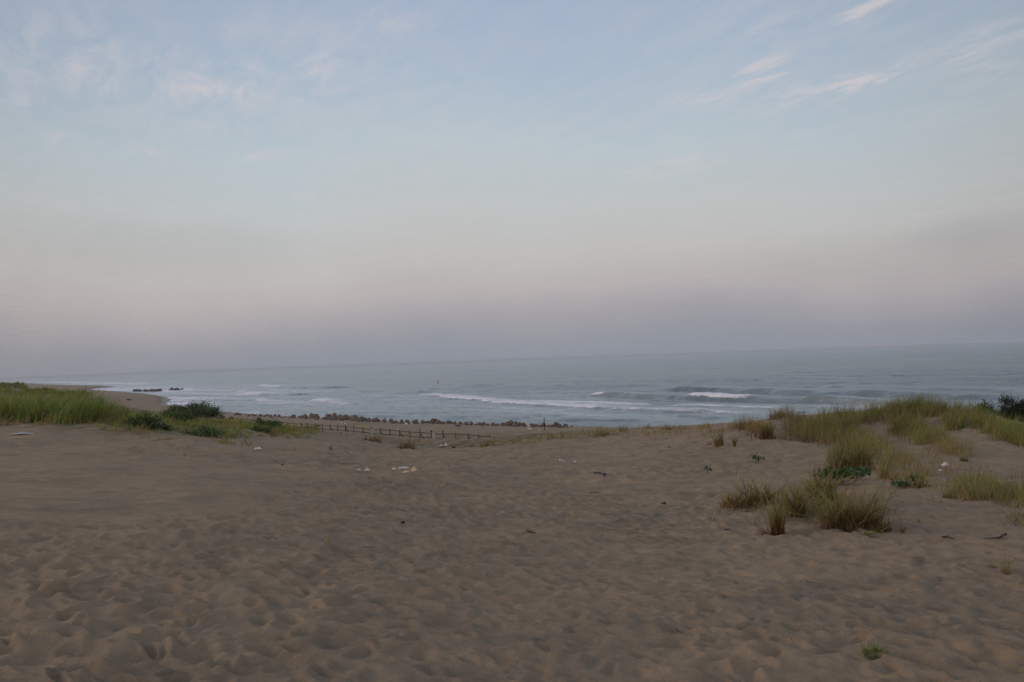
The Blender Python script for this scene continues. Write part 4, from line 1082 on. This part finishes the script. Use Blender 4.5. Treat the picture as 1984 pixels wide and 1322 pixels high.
scrap(888, 826, 14, 4, M_BLUE, 22, 'dark blue sheet on the beach against the boulders', name='plastic_sheet')
scrap(1026, 832, 8, 6, M_WHITE, 23, 'white sack among the boulders right of the dark blue sheet', name='sack')
scrap(1025, 826, 6, 4, M_WHITE, 24, 'white scrap lying on the boulders above the white sack')
scrap(1046, 835, 5, 3, M_WHITE, 25, 'small white litter in front of the upright post')
scrap(612, 817, 4, 2, M_CREAM, 26, 'pale speck on the beach at the left of the boulders')
scrap(936, 828.5, 4, 3, M_DARKROCK, 27, 'dark fragment in front of the boulders', name='debris')
chips = [(866, 957, 4), (1032, 971, 3), (1187, 990, 4), (676, 1022, 4), (990, 905, 3), (905, 1037, 3), (1223, 988, 3), (1131, 898, 3), (1180, 975, 3), (740, 1068, 3), (1308, 954, 4), (1262, 965, 4), (1100, 1010, 3), (956, 1280, 3), (1035, 1300, 2), (1457, 1137, 3),
         (830, 892, 4), (680, 877, 4), (1160, 870, 3), (1384, 1256, 2), (1500, 950, 3), (1246, 998, 3), (1102, 1067, 3), (452, 1204, 2), (690, 1012, 3)]
V, F_ = crumple(1, .7, .35, 77, 6, .05); chm = mesh_np('shell_chip', V, F_, M_WHITE)
for i, (a, b, s_) in enumerate(chips):
    p = hit(a, b); o = chm if i == 0 else chm.copy()
    if i: COL.objects.link(o)
    k = px_m(p) * s_; o.location = p; o.scale = (k, k, k); o.rotation_euler = (0, 0, i * 1.3)
    tag(o, 'tiny white chip of shell or litter scattered on the trodden sand', 'chip', 'white chips on the trodden sand')
def stick(pts_px, rad_px, mat, label, cat='driftwood', name='driftwood_stick', tip=.4, lift=0.0):
    P3 = [hit(a, b) for a, b in pts_px]; k = px_m(P3[0]); base = P3[0]
    n = len(P3); out = []
    for i in range(n):
        v = Vector(P3[i] - base); v.z += rad_px * k * .6 + lift * k * math.sin(math.pi * i / (n - 1)) ; out.append(v)
    if n > 2:
        dense = []
        for i in range(n - 1):
            for t in (0, .33, .66): dense.append(out[i].lerp(out[i + 1], t) + Vector((random.uniform(-1, 1), random.uniform(-1, 1), random.uniform(-1, 1))) * rad_px * k * .25)
        dense.append(out[-1]); out = dense
    for v in out:
        gzz = max(float(ground_z(np.array([v.x + base[0] + ex]), np.array([v.y + base[1] + ey]))[0]) for ex, ey in ((0, 0), (.02, -.03), (-.02, .03), (0, -.08)))
        v.z = max(v.z, gzz - base[2] + rad_px * k * .75 + .004)
    m_ = len(out); rad = [rad_px * k * (1 - (1 - tip) * (i / (m_ - 1))) for i in range(m_)]
    mb = MB(); mb.tube(out, rad, 8); o = mb.build(name, mat, smooth=True); o.location = base
    return tag(o, label, cat)
stick([(1950, 1044), (1940, 1048), (1925, 1050), (1908, 1051)], 2.6, M_WOOD, 'thick curved black driftwood stick at the right edge', tip=.25)
stick([(1826, 1047), (1836, 1047), (1849, 1049)], 1.6, M_WOOD, 'thin dark stick left of the thick curved one')
stick([(1152, 917), (1164, 917), (1172, 919), (1171, 924)], 1.8, M_NAVY, 'bent dark blue hose piece on the sand beyond the middle', cat='hose', name='hose_piece', tip=1.0)
stick([(1022, 1044), (1032, 1043), (1041, 1041)], 1.6, M_WOOD, 'short dark driftwood piece in the middle of the sand')
stick([(1144, 954), (1153, 954), (1161, 954)], 1.1, M_WOOD, 'thin brown stick below the bent blue hose')
stick([(1405, 1027), (1411, 1026), (1416, 1025)], 1.2, M_WOOD, 'tiny dark stick left of the rusty tuft')
stick([(1311, 1243), (1317, 1246), (1325, 1251)], 1.2, M_WOOD, 'small dark twig low in the sand near the bottom')
stick([(1560, 1131), (1572, 1134), (1590, 1141)], .8, M_WOOD, 'thin grey twig below the grassy mound')
stick([(296, 855), (320, 852), (350, 850), (362, 850)], 1.0, M_PALEWOOD, 'long pale stick on the sand below the shrubs')
stick([(605, 990), (612, 988), (622, 987)], .9, M_PALEWOOD, 'small pale stick on the left middle sand')
stick([(738, 1007), (750, 1005)], .9, M_PALEWOOD, 'short pale stick left of the black lump')
stick([(1843, 906), (1866, 909)], .9, M_PALEWOOD, 'pale straight stick right of the crushed cup')
stick([(1084, 892), (1087, 895), (1094, 897)], 1.0, M_WHITE, 'curved white strip on the far sand', cat='litter', name='plastic_strip')
stick([(1384, 1047), (1400, 1046), (1420, 1048)], .7, M_PALEWOOD, 'faint tan reed lying left of the mound')
def lump(px, py, w_px, label, seed, lobes=2, mat=M_BLACK):
    p = hit(px, py); k = px_m(p) * w_px; bm = bmesh.new()
    r = random.Random(seed)
    for i in range(lobes):
        b2 = bmesh.new(); b2.from_mesh(RM[(seed + i) % 8]); s_ = k * (.62 if lobes > 1 else .95) * r.uniform(.85, 1.1)
        b2.transform(Matrix.Translation(((i - (lobes - 1) / 2) * k * .42, 0, k * (.12 + .16 * i))) @ Euler((r.random(), r.random(), r.random() * 3)).to_matrix().to_4x4() @ Matrix.Diagonal((s_, s_, s_ * .8, 1)))
        tm = bpy.data.meshes.new('tmp'); b2.to_mesh(tm); b2.free(); bm.from_mesh(tm); bpy.data.meshes.remove(tm)
    me = bpy.data.meshes.new('charred_lump'); bm.to_mesh(me); bm.free(); me.materials.clear(); me.materials.append(mat)
    o = bpy.data.objects.new('charred_lump', me); COL.objects.link(o); o.location = p; return tag(o, label, 'debris')
lump(780, 1020, 11, 'black two lobed lump on the sand left of the middle', 1)
lump(1287, 980, 9, 'black lump on the sand left of the grassy mound', 2)
lump(547, 903, 7, 'black lump on the left sand below the white scrap', 3)
lump(582, 906, 3.5, 'tiny black bit right of the left black lump', 4, 1)
lump(1281, 1058, 3.5, 'tiny dark bit on the sand below the black lump', 5, 1)
lump(1290, 1132, 3.5, 'small dark pebble lower middle right in the sand', 6, 1, M_WOOD)
lump(1825, 1177, 4, 'small dark pebble at the lower right of the sand', 7, 1, M_WOOD)
